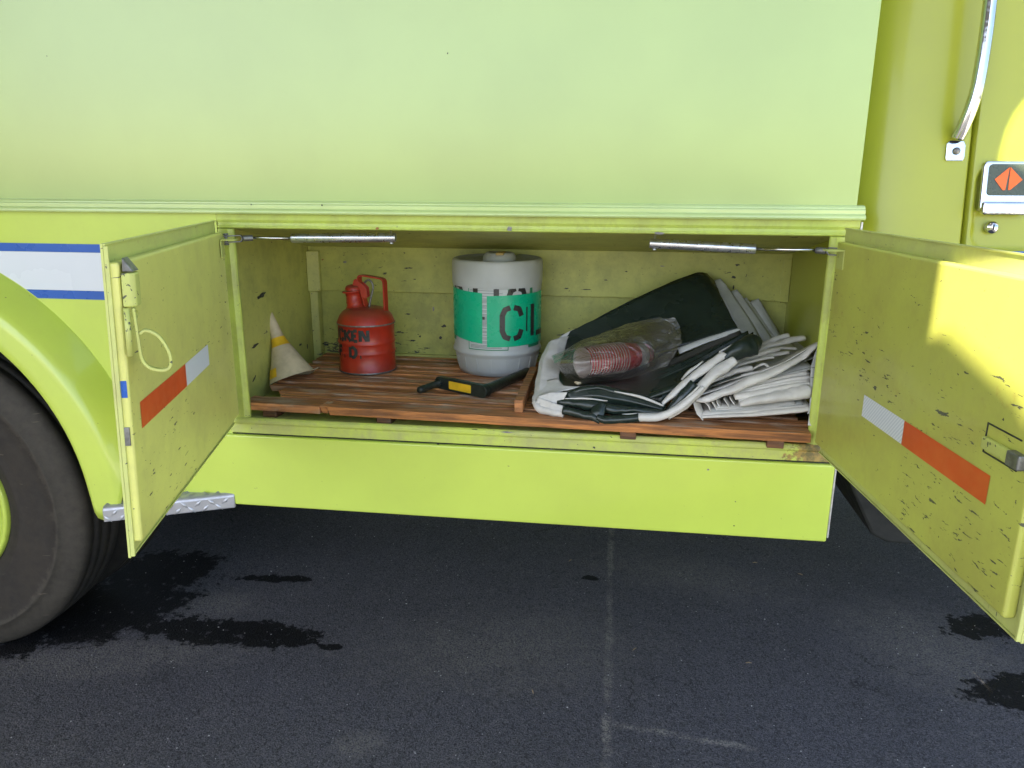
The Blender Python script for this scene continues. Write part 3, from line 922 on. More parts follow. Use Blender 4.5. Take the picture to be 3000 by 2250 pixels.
lv = MB().strap(smooth_path([(0.862, 0.043, 0.500), (0.860, 0.045, 0.46), (0.858, 0.047, 0.42), (0.856, 0.050, 0.400), (0.855, 0.058, 0.388), (0.854, 0.072, 0.381), (0.853, 0.088, 0.380), (0.852, 0.097, 0.386),
                 (0.852, 0.099, 0.400), (0.853, 0.095, 0.420), (0.855, 0.083, 0.443), (0.857, 0.070, 0.454), (0.859, 0.058, 0.457), (0.860, 0.0495, 0.451)], 3), 0.015, 0.0056, (1, 0.3, 0)).build('loop_handle', 'hard', ld, bevel=0.0018)
MB().lathe([(0.008, 0), (0.008, 0.006), (0.005, 0.009), (0, 0.010)], 16, Matrix.Translation((0.850, 0.044, 0.486)) @ rx.inverted()).build('pivot_bolt', 'hard', ld)
MB().box(px1, px1 + 0.003, 0.006, 0.020, 0.235, 0.272).build('edge_catch', 'steel', ld, bevel=0.001)
MB().prism([(0.03, 0.027), (0.07, 0.027), (0.07, 0.030), (0.03, 0.030)], 0.515, 0.567, 'z').build('stay_bracket', 'hard', ld, bevel=0.001)
MB().box(0.034, 0.066, 0.030, 0.070, 0.563, 0.567).build('stay_bracket', 'hard', ld, bevel=0.001)
# the left door is sprung: its free top corner sits a little further in
def twist(o):
    for ch in o.children:
        if ch.type == 'MESH':
            if ch.name.startswith(('inner_pan', 'outer_skin', 'folded_edge')):
                bm = bmesh.new()
                bm.from_mesh(ch.data)
                bmesh.ops.subdivide_edges(bm, edges=[e for e in bm.edges if e.calc_length() > 0.2], cuts=11, use_grid_fill=True)
                bm.to_mesh(ch.data)
                bm.free()
            for v in ch.data.vertices:
                v.co.y += 0.048 * v.co.x * v.co.z
        twist(ch)
twist(ld)
# right door
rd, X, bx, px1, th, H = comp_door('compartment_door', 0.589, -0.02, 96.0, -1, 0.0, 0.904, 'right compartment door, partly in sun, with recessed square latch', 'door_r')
yf = th + 0.0008
def quadr(name, x0, x1, z0, z1, mat):
    return MB().add([(-x0, yf, z0), (-x1, yf, z0), (-x1, yf, z1), (-x0, yf, z1)], [(0, 1, 2, 3)]).build(name, mat, rd)
quadr('white_tape', 0.279, 0.4795, 0.195, 0.247, 'white_tape')
quadr('red_tape', 0.480, 0.788, 0.194, 0.247, 'red_tape')
# latch recess: raised frame lines round a sunk plate, square pull block
m = MB()
bx(m, 0.756, 0.7585, th, th + 0.0015, 0.279, 0.333)
bx(m, 0.759, 0.850, th, th + 0.0015, 0.3305, 0.333)
bx(m, 0.759, 0.850, th, th + 0.0015, 0.279, 0.2815)
m.build('latch_recess', 'chip', rd)
m = MB()
bx(m, 0.760, 0.834, th, th + 0.010, 0.288, 0.310)
m.build('latch_pull', 'hard', rd, bevel=0.003)
m = MB()
bx(m, 0.8345, 0.868, th - 0.01, th + 0.013, 0.286, 0.312)
m.build('latch_bolt', 'steel', rd, bevel=0.003)
m = MB()
bx(m, 0.03, 0.07, th + 0.0005, th + 0.003, 0.515, 0.567)
m.build('stay_bracket', 'hard', rd, bevel=0.001)
m = MB()
bx(m, 0.034, 0.066, th + 0.003, th + 0.044, 0.561, 0.565)
m.build('stay_bracket', 'hard', rd, bevel=0.001)

# ---------------------------------------------------------------- spring stays
def stay(label, clev, rod0, c0, c1, bolt_up):
    a, b, c, d_ = [Vector(p) for p in (clev, rod0, c0, c1)]
    rt = thing('door_stay', (0, 0, 0), None, None)
    rt['label'] = label
    rt.parent = T
    t = (d_ - c).normalized()
    MB().tube([c, c + t * 0.002, d_ - t * 0.002, d_], [0.0128, 0.0138, 0.0138, 0.0128], 24).build('cylinder', 'alu', rt, origin=tuple((c + d_) / 2))
    MB().tube([b, c + t * 0.01], 0.0042, 12).build('rod', 'rod', rt)
    u = (b - a).normalized()
    up = Vector((0, 0, 1))
    m = MB()
    m.tube([b - u * 0.024, b + u * 0.003], 0.0085, 12)
    for s_ in (-1, 1):
        o = up * (0.0088 * s_)
        m.strap([b - u * 0.024, b - u * 0.030 + o, a - u * 0.006 + o], 0.010, 0.0035, (0, 1, 0))
    m.build('clevis', 'steel', rt, bevel=0.0008)
    MB().tube([a - up * 0.017, a + up * 0.017], 0.0045, 10).tube([a + up * 0.012, a + up * 0.0165], 0.008, 8).tube([a - up * 0.0165, a - up * 0.012], 0.008, 8).build('clevis_pin', 'steel', rt)
    e = d_ - t * 0.014
    MB().tube([e - up * 0.019, e + up * bolt_up], 0.0036, 10).tube([e - up * 0.019, e - up * 0.0145], 0.0065, 6).build('mount_bolt', 'alu', rt)
stay('spring stay holding the left compartment door', (-1.118, -0.028, 1.499), (-1.058, 0.010, 1.501), (-0.955, 0.055, 1.4985), (-0.645, 0.085, 1.503), 0.02)
stay('spring stay holding the right compartment door', (0.586, -0.028, 1.490), (0.528, 0.008, 1.491), (0.383, 0.075, 1.4865), (0.094, 0.10, 1.496), 0.03)

# ---------------------------------------------------------------- single paint chips and fixings one can pick out
random.seed(77)
def chip(c, u, v, w_, h_, mat='chip', ang=0.0, jag=0.45):
    """irregular flake lying on a surface spanned by u, v"""
    c, u, v = Vector(c), Vector(u), Vector(v)
    nn_ = u.cross(v)
    n = 14
    vs = [c + nn_ * 0.0006]
    for k in range(n):
        a = 2 * pi * k / n
        q = 1 - jag * random.random()
        x, y = cos(a) * w_ * q, sin(a) * h_ * q
        x, y = x * cos(ang) - y * sin(ang), x * sin(ang) + y * cos(ang)
        vs.append(c + u * x + v * y + nn_ * 0.0006)
    return MB().add(vs, [(0, k + 1, (k + 1) % n + 1) for k in range(n)]).build('paint_chip', mat, T, normals=False)
FX, FZ = (1, 0, 0), (0, 0, 1)
for (p, w_, h_, mt) in (((-0.294,-0.002,1.537), 0.009, 0.008, 'chip_grey'), ((0.114,-0.002,1.531), 0.017, 0.004, 'chip_grey'), ((-0.673,-0.002,1.534), 0.006, 0.005, 'rust'),
                        ((-0.509,-0.007,0.896), 0.006, 0.004, 'chip'), ((-0.041,-0.003,0.910), 0.005, 0.004, 'chip'), ((0.061,-0.003,0.889), 0.004, 0.003, 'chip'), ((-0.300,-0.007,0.946), 0.020, 0.003, 'chip_grey'), ((-0.397,-0.007,0.950), 0.012, 0.0015, 'chip'),
                        ((-0.167,-0.003,0.896), 0.004, 0.004, 'chip_grey'), ((0.288,-0.014,0.864), 0.005, 0.004, 'chip_grey'), ((0.374,-0.014,0.694), 0.003, 0.003, 'chip'),
                        ((-1.037,-0.018,1.597), 0.003, 0.002, 'chip'), ((-0.826,-0.018,1.597), 0.003, 0.003, 'chip'), ((-0.461,-0.001,1.990), 0.002, 0.003, 'chip'), ((-1.622,-0.001,2.002), 0.002, 0.002, 'chip')):
    chip(p, FX, FZ, w_, h_, mt)
for (p, w_, h_, a) in (((-1.189,0.306,1.286), 0.050, 0.010, 0.10), ((-1.189,0.233,1.128), 0.034, 0.007, 0.1), ((-1.189,0.206,1.021), 0.02, 0.006, 0.5), ((-1.189,0.085,0.947), 0.012, 0.010, 0.2), ((-1.189,0.594,1.055), 0.02, 0.006, 0.2), ((-1.189,0.657,1.035), 0.008, 0.012, 0.0)):
    chip(p, (0, 1, 0), FZ, w_, h_, 'chip', a, 0.6)
for (u_, w_, h_, mt) in (((-0.788,0.727,1.342), 0.022, 0.003, 'chip'), ((-0.765,0.727,1.299), 0.008, 0.003, 'chip'), ((-1.043,0.727,1.360), 0.010, 0.006, 'chip_grey'), ((-1.132,0.727,1.368), 0.005, 0.004, 'rust'), ((0.429,0.727,1.332), 0.013, 0.006, 'chip'), ((0.438,0.727,1.377), 0.010, 0.005, 'chip'),
                         ((-0.179,0.727,1.277), 0.010, 0.004, 'chip'), ((-0.033,0.727,1.312), 0.008, 0.003, 'chip'), ((-0.102,0.727,1.275), 0.03, 0.0025, 'chip'), ((0.041,0.727,1.345), 0.007, 0.003, 'chip'), ((0.430,0.727,1.295), 0.004, 0.012, 'chip'), ((0.170,0.727,1.367), 0.010, 0.003, 'chip_grey'),
                         ((-0.787,0.753,1.051), 0.018, 0.004, 'chip'), ((-0.660,0.753,1.114), 0.012, 0.010, 'chip'), ((-0.804,0.753,1.158), 0.016, 0.003, 'chip'), ((-1.150,0.753,1.023), 0.02, 0.007, 'chip'), ((-0.758,0.753,1.070), 0.006, 0.005, 'chip'), ((-0.675,0.753,1.066), 0.010, 0.008, 'chip'),
                         ((-0.700,0.753,1.181), 0.005, 0.012, 'chip_grey'), ((-0.828,0.753,1.082), 0.007, 0.004, 'chip'), ((-0.732,0.753,1.023), 0.02, 0.003, 'chip')):
    chip(u_, FX, FZ, w_, h_, mt, 0, 0.6)

# ================================================================== slatted wooden rack on the floor
RK = thing('slatted_rack', (-1.114, 0.027, 0.992), 'brown slatted wooden duckboard covering the compartment floor', 'wooden rack', rz=radians(-2.1))
def rk(m, name, mat, loc=(0, 0, 0), bevel=0.0025):
    o = m.build(name, mat, RK, bevel=bevel)
    o.location = loc
    return o
random.seed(11)
# front board with a filled notch near its left end
def rough_board(x0, x1, y0, y1, z0, z1, n=26, jit=0.0012):
    vs, fs = [], []
    for k in range(n + 1):
        x = x0 + (x1 - x0) * k / n
        j = [random.uniform(-jit, jit) for _ in range(4)]
        sk = 0.006 if k == 0 else 0
        vs += [(x + sk, y0 + j[0], z0), (x, y1 + j[1], z0), (x, y1 + j[1], z1 + j[2]), (x - sk * 0.5, y0 + j[0], z1 + j[3])]
    for k in range(n):
        for i in range(4):
            i2 = (i + 1) % 4
            fs.append((k * 4 + i, k * 4 + i2, (k + 1) * 4 + i2, (k + 1) * 4 + i))
    fs += [(3, 2, 1, 0), tuple(n * 4 + i for i in range(4))]
    m = MB().add(vs, fs)
    for q in range(n):
        m.mi[q * 4 + 3] = 1
    return m
rk(rough_board(-0.028, 0.226, 0, 0.074, -0.026, 0, 10), 'slat', ['wood', 'wood'])
rk(rough_board(0.2265, 0.2525, 0.004, 0.074, -0.024, -0.001, 3), 'slat', ['wood', 'wood_front'])
rk(rough_board(0.253, 1.672, 0, 0.074, -0.027, 0.0005, 40), 'slat', ['wood', 'wood_front'])
y = 0.086
i = 0
while y < 0.73:
    wd = 0.041 + random.uniform(-0.003, 0.004)
    x0 = -0.045 + random.uniform(-0.02, 0.012)
    if i == 0: x0 = 0.055
    if i == 1: x0 = 0.02
    rk(rough_board(x0, 1.68 + random.uniform(-0.02, 0.01), 0, wd, -0.022, random.uniform(-0.002, 0.001), 24, 0.0015), 'slat', ['wood', 'wood'], (0, y, 0))
    y += wd + 0.018 + random.uniform(-0.003, 0.003)
    i += 1
for k, x in enumerate((0.055, 0.43, 1.17, 1.58)):
    rk(MB().box(-0.023, 0.023, 0.0, 0.66, -0.050, -0.0275), 'cross_block', 'wood_grey', (x, 0.006, 0))
# standing divider strip
dv = rk(MB().box(-0.013, 0.013, 0.0, 0.43, 0.001, 0.040), 'divider_strip', 'wood')
dv.location = (0.842, 0.045, 0)
dv.rotation_euler = (0, 0, radians(2.3))

# ================================================================== red safety can
CX, CY, CZ, CRR = -0.893, 0.508, 0.9925, 0.1025
can = thing('safety_can', (CX, CY, CZ), 'red metal fuel can with stencilled black letters, wire trigger and bar handle', 'fuel can')
prof = [(0.0, 0.004), (0.098, 0.004), (0.1035, 0.001), (0.1045, 0.004), (0.1040, 0.008), (0.1015, 0.010), (0.1010, 0.064), (0.1018, 0.069), (0.1048, 0.0735), (0.1018, 0.078), (0.1010, 0.083), (0.1010, 0.100), (0.1018, 0.105), (0.1048, 0.1095), (0.1018, 0.114),
        (0.1010, 0.119), (0.1012, 0.170), (0.1040, 0.172), (0.1050, 0.176), (0.1035, 0.180), (0.1010, 0.186), (0.094, 0.203), (0.083, 0.216), (0.068, 0.226), (0.045, 0.232), (0.0, 0.234)]
MB().lathe(prof, 64).build('can_body', 'canred', can)
MB().lathe([(0.1046, 0.0005), (0.1056, 0.0035), (0.1046, 0.0065)], 64).build('base_rim', 'steel', can)
MB().lathe([(0.1046, 0.1735), (0.1058, 0.1765), (0.1046, 0.1790)], 64).build('seam_ring', 'steel', can)
sx, sy = -0.037, 0.0
sp = MB().lathe([(0.036, 0.216), (0.034, 0.232), (0.030, 0.236), (0.029, 0.246), (0.031, 0.249), (0.029, 0.252), (0.027, 0.270), (0.028, 0.283), (0.037, 0.2845), (0.0385, 0.288), (0.036, 0.291), (0.026, 0.2915), (0.0, 0.2915)], 28,
              Matrix.Translation((sx, sy, 0.226)) @ Matrix.Rotation(radians(-7), 4, 'Y') @ Matrix.Translation((0, 0, -0.226))).build('spout', 'canred', can)
# hinged cap: dome, arm and hinge cheeks
cm = MB().lathe([(0.031, 0.292), (0.031, 0.299), (0.025, 0.307), (0.012, 0.311), (0.0, 0.312)], 24, Matrix.Translation((sx - 0.004, sy, 0.0)))
capo = cm.build('spout_cap', 'canred', can)
MB().prism([(-0.020, 0.308), (-0.040, 0.310), (-0.034, 0.328), (-0.028, 0.334), (-0.022, 0.326), (-0.004, 0.316), (0.012, 0.300), (0.014, 0.268), (0.004, 0.262), (-0.010, 0.276), (-0.014, 0.298)], -0.016, -0.012, 'y').prism(
    [(-0.020, 0.308), (-0.040, 0.310), (-0.034, 0.328), (-0.028, 0.334), (-0.022, 0.326), (-0.004, 0.316), (0.012, 0.300), (0.014, 0.268), (0.004, 0.262), (-0.010, 0.276), (-0.014, 0.298)], 0.012, 0.016, 'y').build('cap_hinge', 'canred', can, bevel=0.001)
MB().tube([(-0.030, -0.018, 0.322), (-0.030, 0.018, 0.322)], 0.005, 10).build('hinge_pin', 'canred', can)
# flat bar handle
hp = smooth_path([(0.006, 0, 0.228), (0.004, 0, 0.235), (-0.003, 0, 0.262), (-0.012, 0, 0.300), (-0.018, 0, 0.326), (-0.0165, 0, 0.339), (-0.007, 0, 0.3445), (0.02, 0, 0.3415), (0.055, 0, 0.3365), (0.070, 0, 0.332), (0.0755, 0, 0.322), (0.076, 0, 0.30), (0.0765, 0, 0.25), (0.0765, 0, 0.206)], 4)
MB().strap(hp, 0.026, 0.0055, (0.25, 1, 0)).build('bar_handle', 'canred', can, bevel=0.001)
MB().box(0.045, 0.082, -0.011, 0.011, 0.205, 0.211).build('handle_foot', 'canred', can, bevel=0.001)
# wire trigger
MB().tube(smooth_path([(0.016, -0.006, 0.226), (0.020, -0.006, 0.25), (0.030, -0.006, 0.285), (0.034, -0.006, 0.302), (0.030, -0.006, 0.320), (0.020, -0.006, 0.329), (0.010, -0.004, 0.326), (0.002, -0.002, 0.318)], 6), 0.0038, 10).build('trigger', 'steel', can)

# stencil letters: strokes wrapped on a cylinder
GL = {
    'I': [[(0.5, 0), (0.5, 1)]],
    'C': [[(0.42, 0.0), (0.22, 0.06), (0.12, 0.25), (0.12, 0.75), (0.22, 0.94), (0.42, 1.0)], [(0.56, 1.0), (0.78, 0.95), (0.88, 0.72)], [(0.56, 0.0), (0.78, 0.05), (0.88, 0.28)]],
    'K': [[(0.15, 0), (0.15, 1)], [(0.32, 0.50), (0.88, 1.0)], [(0.42, 0.52), (0.90, 0.0)]],
    'E': [[(0.15, 0), (0.15, 1)], [(0.34, 0.96), (0.88, 0.96)], [(0.34, 0.5), (0.70, 0.5)], [(0.34, 0.04), (0.88, 0.04)]],
    'N': [[(0.12, 0), (0.12, 1)], [(0.24, 0.95), (0.76, 0.05)], [(0.88, 0), (0.88, 1)]],
    'F': [[(0.15, 0), (0.15, 1)], [(0.34, 0.96), (0.88, 0.96)], [(0.34, 0.52), (0.72, 0.52)]],
    'D': [[(0.15, 0), (0.15, 1)], [(0.34, 0.97), (0.62, 0.95), (0.86, 0.72), (0.88, 0.5), (0.86, 0.28), (0.62, 0.05), (0.34, 0.03)]],
    'U': [[(0.15, 1), (0.15, 0.25), (0.3, 0.04), (0.45, 0)], [(0.58, 0.0), (0.74, 0.04), (0.86, 0.25), (0.86, 1)]],
    'L': [[(0.18, 0), (0.18, 1)], [(0.38, 0.06), (0.9, 0.06)]],
    '.': [[(0.42, 0.07), (0.60, 0.07)]],
}
def letter(m, ch, cx, cy, rad, phi, wang, z0, z1, sw, zclip=None, off=0.0009):
    """phi: angle of the letter's left edge, wang: its angular width (radians); sw stroke half width in metres"""
    h = z1 - z0
    for st in GL[ch]:
        P = []
        for k in range(len(st) - 1):
            for q in range(5):
                t = q / 5
                P.append((st[k][0] + (st[k + 1][0] - st[k][0]) * t, st[k][1] + (st[k + 1][1] - st[k][1]) * t))
        P.append(st[-1])
        Q = [(u * wang * rad, v * h) for u, v in P]
        vs, fs = [], []
        for k, (u, v) in enumerate(Q):
            a, b = Q[max(0, k - 1)], Q[min(len(Q) - 1, k + 1)]
            tx, tz = b[0] - a[0], b[1] - a[1]
            L = math.hypot(tx, tz) or 1
            nx, nzz = -tz / L * sw, tx / L * sw
            for s_ in (-1, 0, 1):
                uu, vv = u + nx * s_, v + nzz * s_
                if zclip is not None: vv = max(vv, zclip - z0)
                aa = phi + uu / rad
                vs.append((cx + (rad + off) * sin(aa), cy - (rad + off) * cos(aa), z0 + vv))
        for k in range(len(Q) - 1):
            for s_ in (0, 1):
                fs.append((k * 3 + s_, k * 3 + s_ + 1, (k + 1) * 3 + s_ + 1, (k + 1) * 3 + s_))
        m.add(vs, fs)
    return m
vd = math.atan2(0.893, 2.608)       # direction back to the camera, from -y
for ch, a, wa in (('I', -86, 10), ('C', -70, 18), ('K', -50.5, 18.5), ('E', -31.5, 14), ('N', -15.5, 20)):
    letter(MB(), ch, 0, 0, 0.1012, vd + radians(a), radians(wa), 0.122, 0.162, 0.0060).build('letter', 'stencil', can, normals=False)
for ch, a, wa in (('F', -70, 15), ('.', -57, 14), ('D', -37.5, 17), ('.', -21, 15)):
    letter(MB(), ch, 0, 0, 0.1030, vd + radians(a), radians(wa), 0.064, 0.102, 0.0060, off=0.002).build('letter', 'stencil', can, normals=False)

# ================================================================== white pail
PX, PY, PZ, PR = -0.421, 0.590, 0.9925, 0.1525
pail = thing('plastic_pail', (PX, PY, PZ), 'tall white plastic pail with green taped band and black stencil letters', 'pail')
prof = [(0.0, 0.006), (0.120, 0.006), (0.128, 0.0), (0.134, 0.002), (0.139, 0.020), (0.147, 0.060), (0.1505, 0.072), (0.1555, 0.076), (0.1560, 0.083), (0.1535, 0.087), (0.1515, 0.093), (0.1522, 0.110), (0.1528, 0.200), (0.1522, 0.285), (0.1535, 0.292),
        (0.1530, 0.299), (0.1545, 0.303), (0.1560, 0.310), (0.1565, 0.318), (0.1570, 0.372), (0.1560, 0.383), (0.1520, 0.390), (0.1455, 0.392), (0.140, 0.388), (0.128, 0.384), (0.110, 0.385), (0.0, 0.386)]
MB().lathe(prof, 72).build('pail_body', 'pail', pail)
MB().lathe([(0.056, 0.3855), (0.056, 0.400), (0.052, 0.404), (0.050, 0.408), (0.044, 0.412), (0.020, 0.411), (0.018, 0.407), (0.0, 0.407)], 32, Matrix.Translation((0.012, -0.03, 0))).build('screw_cap', 'pail', pail)
for k in range(18):
    a = 2 * pi * k / 18
    MB().strap([(0.1385 * sin(a), -0.1385 * cos(a), 0.018), (0.1475 * sin(a), -0.1475 * cos(a), 0.062)], 0.003, 0.003, (cos(a), sin(a), 0)).build('base_rib', 'pail', pail)
pv = math.atan2(0.421, 2.69)
def zp(py):        # height on the pail's front for a level measured down its side
    return 1.102 - PZ + (1026 - py) * 0.001175
def wrap(name, a0, a1, zt0, zt1, zb0, zb1, mat, off, parent=None, n=18, jag=0.0):
    vs, fs = [], []
    for k in range(n + 1):
        t = k / n
        a = pv + radians(a0 + (a1 - a0) * t)
        zt, zb = zt0 + (zt1 - zt0) * t, zb0 + (zb1 - zb0) * t
        for q in range(5):
            z = zb + (zt - zb) * q / 4
            rr = 0.1530 + off
            vs.append((rr * sin(a), -rr * cos(a), z))
    for k in range(n):
        for q in range(4):
            fs.append((k * 5 + q, (k + 1) * 5 + q, (k + 1) * 5 + q + 1, k * 5 + q + 1))
    return MB().add(vs, fs, True).build(name, mat, parent or pail, normals=False)
wrap('paper_label', -39, 14, zp(846), zp(850), zp(1034), zp(1037), 'label', 0.0004)
# printing on the paper label
pm, gm = MB(), MB()
def patch(m, a0, a1, z0, z1, off=0.0010):
    n = max(2, int(abs(a1 - a0) / 4))
    vs = []
    for k in range(n + 1):
        a = pv + radians(a0 + (a1 - a0) * k / n)
        rr = 0.1530 + off
        vs += [(rr * sin(a), -rr * cos(a), z0), (rr * sin(a), -rr * cos(a), z1)]
    m.add(vs, [(2 * k, 2 * k + 2, 2 * k + 3, 2 * k + 1) for k in range(n)])
patch(gm, -39, 14, zp(858), zp(848))
patch(gm, -39, -38, zp(1036), zp(858))
patch(gm, 13, 14, zp(1036), zp(858))
patch(gm, -39, 14, zp(1037), zp(1034.5))
patch(gm, 45, 68, zp(862), zp(848))
patch(gm, 45, 50, zp(900), zp(862))
patch(gm, 43, 68, zp(1034), zp(1018))
patch(gm, -78, -68, zp(1020), zp(1004))
gm.build('green_print', 'green_print', pail, normals=False)
random.seed(21)
z = zp(866)
while z > zp(1030):
    ln = random.uniform(-3, 12)
    patch(pm, -36, ln, z - 0.0016, z, 0.0011)
    z -= random.choice((0.0042, 0.0042, 0.0042, 0.009))
pm.build('small_print', 'print', pail, normals=False)
wrap('green_tape', -78, -19, zp(866), zp(874), zp(1004), zp(1018), 'green_tape', 0.0022)
wrap('green_tape', -13, 78, zp(881), zp(876), zp(1027), zp(1024), 'green_tape', 0.0026, n=26)
letter(MB(), 'D', 0, 0, 0.1530, pv + radians(-71), radians(25), zp(945), zp(853), 0.0090, zclip=zp(870), off=0.0015).build('letter', 'black_print', pail, normals=False)
letter(MB(), 'U', 0, 0, 0.1530, pv + radians(-34), radians(38), zp(945), zp(853), 0.0090, zclip=zp(882), off=0.0015).build('letter', 'black_print', pail, normals=False)
letter(MB(), 'C', 0, 0, 0.1530, pv + radians(11), radians(29), zp(945), zp(861), 0.0090, zclip=zp(882), off=0.0015).build('letter', 'black_print', pail, normals=False)
letter(MB(), 'C', 0, 0, 0.1530, pv + radians(2), radians(33), zp(1003), zp(914), 0.0090, off=0.0036).build('letter', 'black_print', pail, normals=False)
letter(MB(), 'L', 0, 0, 0.1530, pv + radians(42), radians(40), zp(1001), zp(909), 0.0090, off=0.0036).build('letter', 'black_print', pail, normals=False)
tm = MB()
patch(tm, -23, -16, zp(948), zp(940), 0.0015)
tm.build('print_mark', 'black_print', pail, normals=False)
tm = MB()
patch(tm, 38.2, 40.2, zp(985), zp(915), 0.0036)
tm.build('print_mark', 'black_print', pail, normals=False)
MB().box(0.008, 0.034, -0.0885, -0.030, 0.4065, 0.4145).build('amber_tape', 'cap_tape', pail, bevel=0.002)
pail.scale = (1.04, 1.04, 1.045)

# ================================================================== funnel leaning on the left wall
fr_ = Vector((0.9907, 0.136, 0.0046))
fu = Vector((-0.0395, 0.2557, 0.966))
ax = (fu * 0.94 - fr_ * 0.34).normalized()
FC = Vector((-1.111,0.330,0.993))
fq = ax.to_track_quat('Z', 'Y').to_matrix().to_4x4()
fn = thing('funnel', tuple(FC), 'yellowed conical funnel with yellow tape rings leaning on the left wall', 'funnel')
fn.matrix_world = Matrix.Translation(FC) @ fq @ Matrix.Diagonal((1, 1, 1.07, 1))
MB().lathe([(0.0815, 0.0), (0.0805, 0.002), (0.060, 0.048), (0.040, 0.095), (0.0255, 0.128), (0.0235, 0.135), (0.0195, 0.165), (0.0155, 0.200), (0.0125, 0.226), (0.0105, 0.226), (0.0135, 0.19), (0.021, 0.135), (0.037, 0.095), (0.079, 0.0), (0.0815, 0.0)], 48).build('cone', 'funnel', fn)
MB().lathe([(0.0345, 0.1105), (0.0325, 0.1125), (0.0268, 0.1275), (0.0250, 0.1350), (0.0232, 0.1405)], 40).build('tape_ring', 'yellow', fn)
dl = fq.to_3x3().inverted() @ (-fr_ * 0.80 - Vector((-0.13, 0.957, -0.26)) * 0.6)
MB().lathe([(0.0765, 0.0145), (0.0760, 0.015), (0.0635, 0.044)], 12, Matrix.Rotation(math.atan2(dl.y, dl.x) - 0.25, 4, 'Z'), 0, 0.75).build('tape_patch', 'yellow', fn)
fx = fq.to_3x3().inverted() @ fr_
MB().strap([(0.075 * fx.x, 0.075 * fx.y, 0.001), (0.108 * fx.x, 0.108 * fx.y, 0.003)], 0.022, 0.0015, (-fx.y, fx.x, 0)).build('rim_tab', 'funnel', fn)

# ================================================================== black crank with yellow label
CA, CB_ = Vector((-0.405,0.192,1.013)), Vector((-0.564,0.280,1.013))
GE = Vector((-0.290,0.475,1.013))
SE = Vector((-0.615,0.179,1.010))
ck = thing('hand_crank', tuple((CA + CB_) / 2), 'black metal hand crank with yellow sticker lying on the slats', 'hand crank')
ca, cb, ge, se = [v - (CA + CB_) / 2 for v in (CA, CB_, GE, SE)]
t = (ca - cb).normalized()
u = Vector((0, 0, 1))
def stadium():
    pts = []
    L = (ca - cb).length
    for k in range(13):
        a = -pi / 2 + pi * k / 12
        pts.append((L / 2 + 0.021 * cos(a), 0.021 * sin(a)))
    for k in range(13):
        a = pi / 2 + pi * k / 12
        pts.append((-L / 2 + 0.021 * cos(a), 0.021 * sin(a)))
    return pts
sd = stadium()
nn = t.cross(u).normalized()
n = len(sd)
vs = [t * a + u * b - nn * 0.010 for a, b in sd] + [t * a + u * b + nn * 0.010 for a, b in sd]
MB().add(vs, [(i, (i + 1) % n, n + (i + 1) % n, n + i) for i in range(n)] + [tuple(range(n)), tuple(range(n, 2 * n))[::-1]]).build('crank_arm', 'black_metal', ck, bevel=0.002)
gd = (ge - ca).normalized()
MB().tube([ca - gd * 0.004, ca + gd * 0.02, ca + gd * 0.04, ge - gd * 0.012, ge - gd * 0.003, ge], [0.0205, 0.0205, 0.0175, 0.0165, 0.014, 0.006], 20).build('grip', 'black_metal', ck)
sd_ = (se - cb).normalized()
MB().tube([cb, cb + sd_ * 0.02, cb + sd_ * 0.022, se - sd_ * 0.030, se - sd_ * 0.028, se - sd_ * 0.006, se - sd_ * 0.001, se], [0.0135, 0.0135, 0.0115, 0.0115, 0.0122, 0.0122, 0.009, 0.004], 18).build('drive_stub', 'black_metal', ck)
fs_ = -1 if nn.y > 0 else 1
MB().add([t * a + u * b + nn * (fs_ * 0.0108) for a, b in ((-0.045, -0.013), (0.046, -0.013), (0.048, -0.011), (0.048, 0.012), (0.046, 0.014), (-0.045, 0.014), (-0.047, 0.012), (-0.047, -0.011))], [tuple(range(8))]).build('yellow_sticker', 'yellow', ck)

# ================================================================== folded tarpaulins
def pin(o, parent):
    o.parent = parent
    o.matrix_parent_inverse = Matrix.Translation(-parent.location)
    return o

def roll(name, mat, pts, rad, parent, flat=1.0, n=14, wr=0.12, seed=0.0, sub=5):
    """a soft rolled or folded edge: tube with creased, uneven radius"""
    k = len(pts)
    path = smooth_path(pts, sub + 3)
    rads = rad if isinstance(rad, (list, tuple)) else [rad] * k
    m = MB()
    rr = []
    for i in range(len(path)):
        t = i / (len(path) - 1) * (k - 1)
        a = min(int(t), k - 2)
        rr.append(rads[a] + (rads[a + 1] - rads[a]) * (t - a))
    m.tube(path, rr, n, flat=flat)
    L = len(path)
    for i in range(L):
        for q in range(n):
            v = Vector(m.v[i * n + q])
            dv = nz(v, 16.0, seed) * wr * 2.0 * rr[i] + nz(v, 48.0, seed + 3) * wr * 1.0 * rr[i]
            m.v[i * n + q] = tuple(v + dv)
    return pin(m.build(name, mat, None), parent)

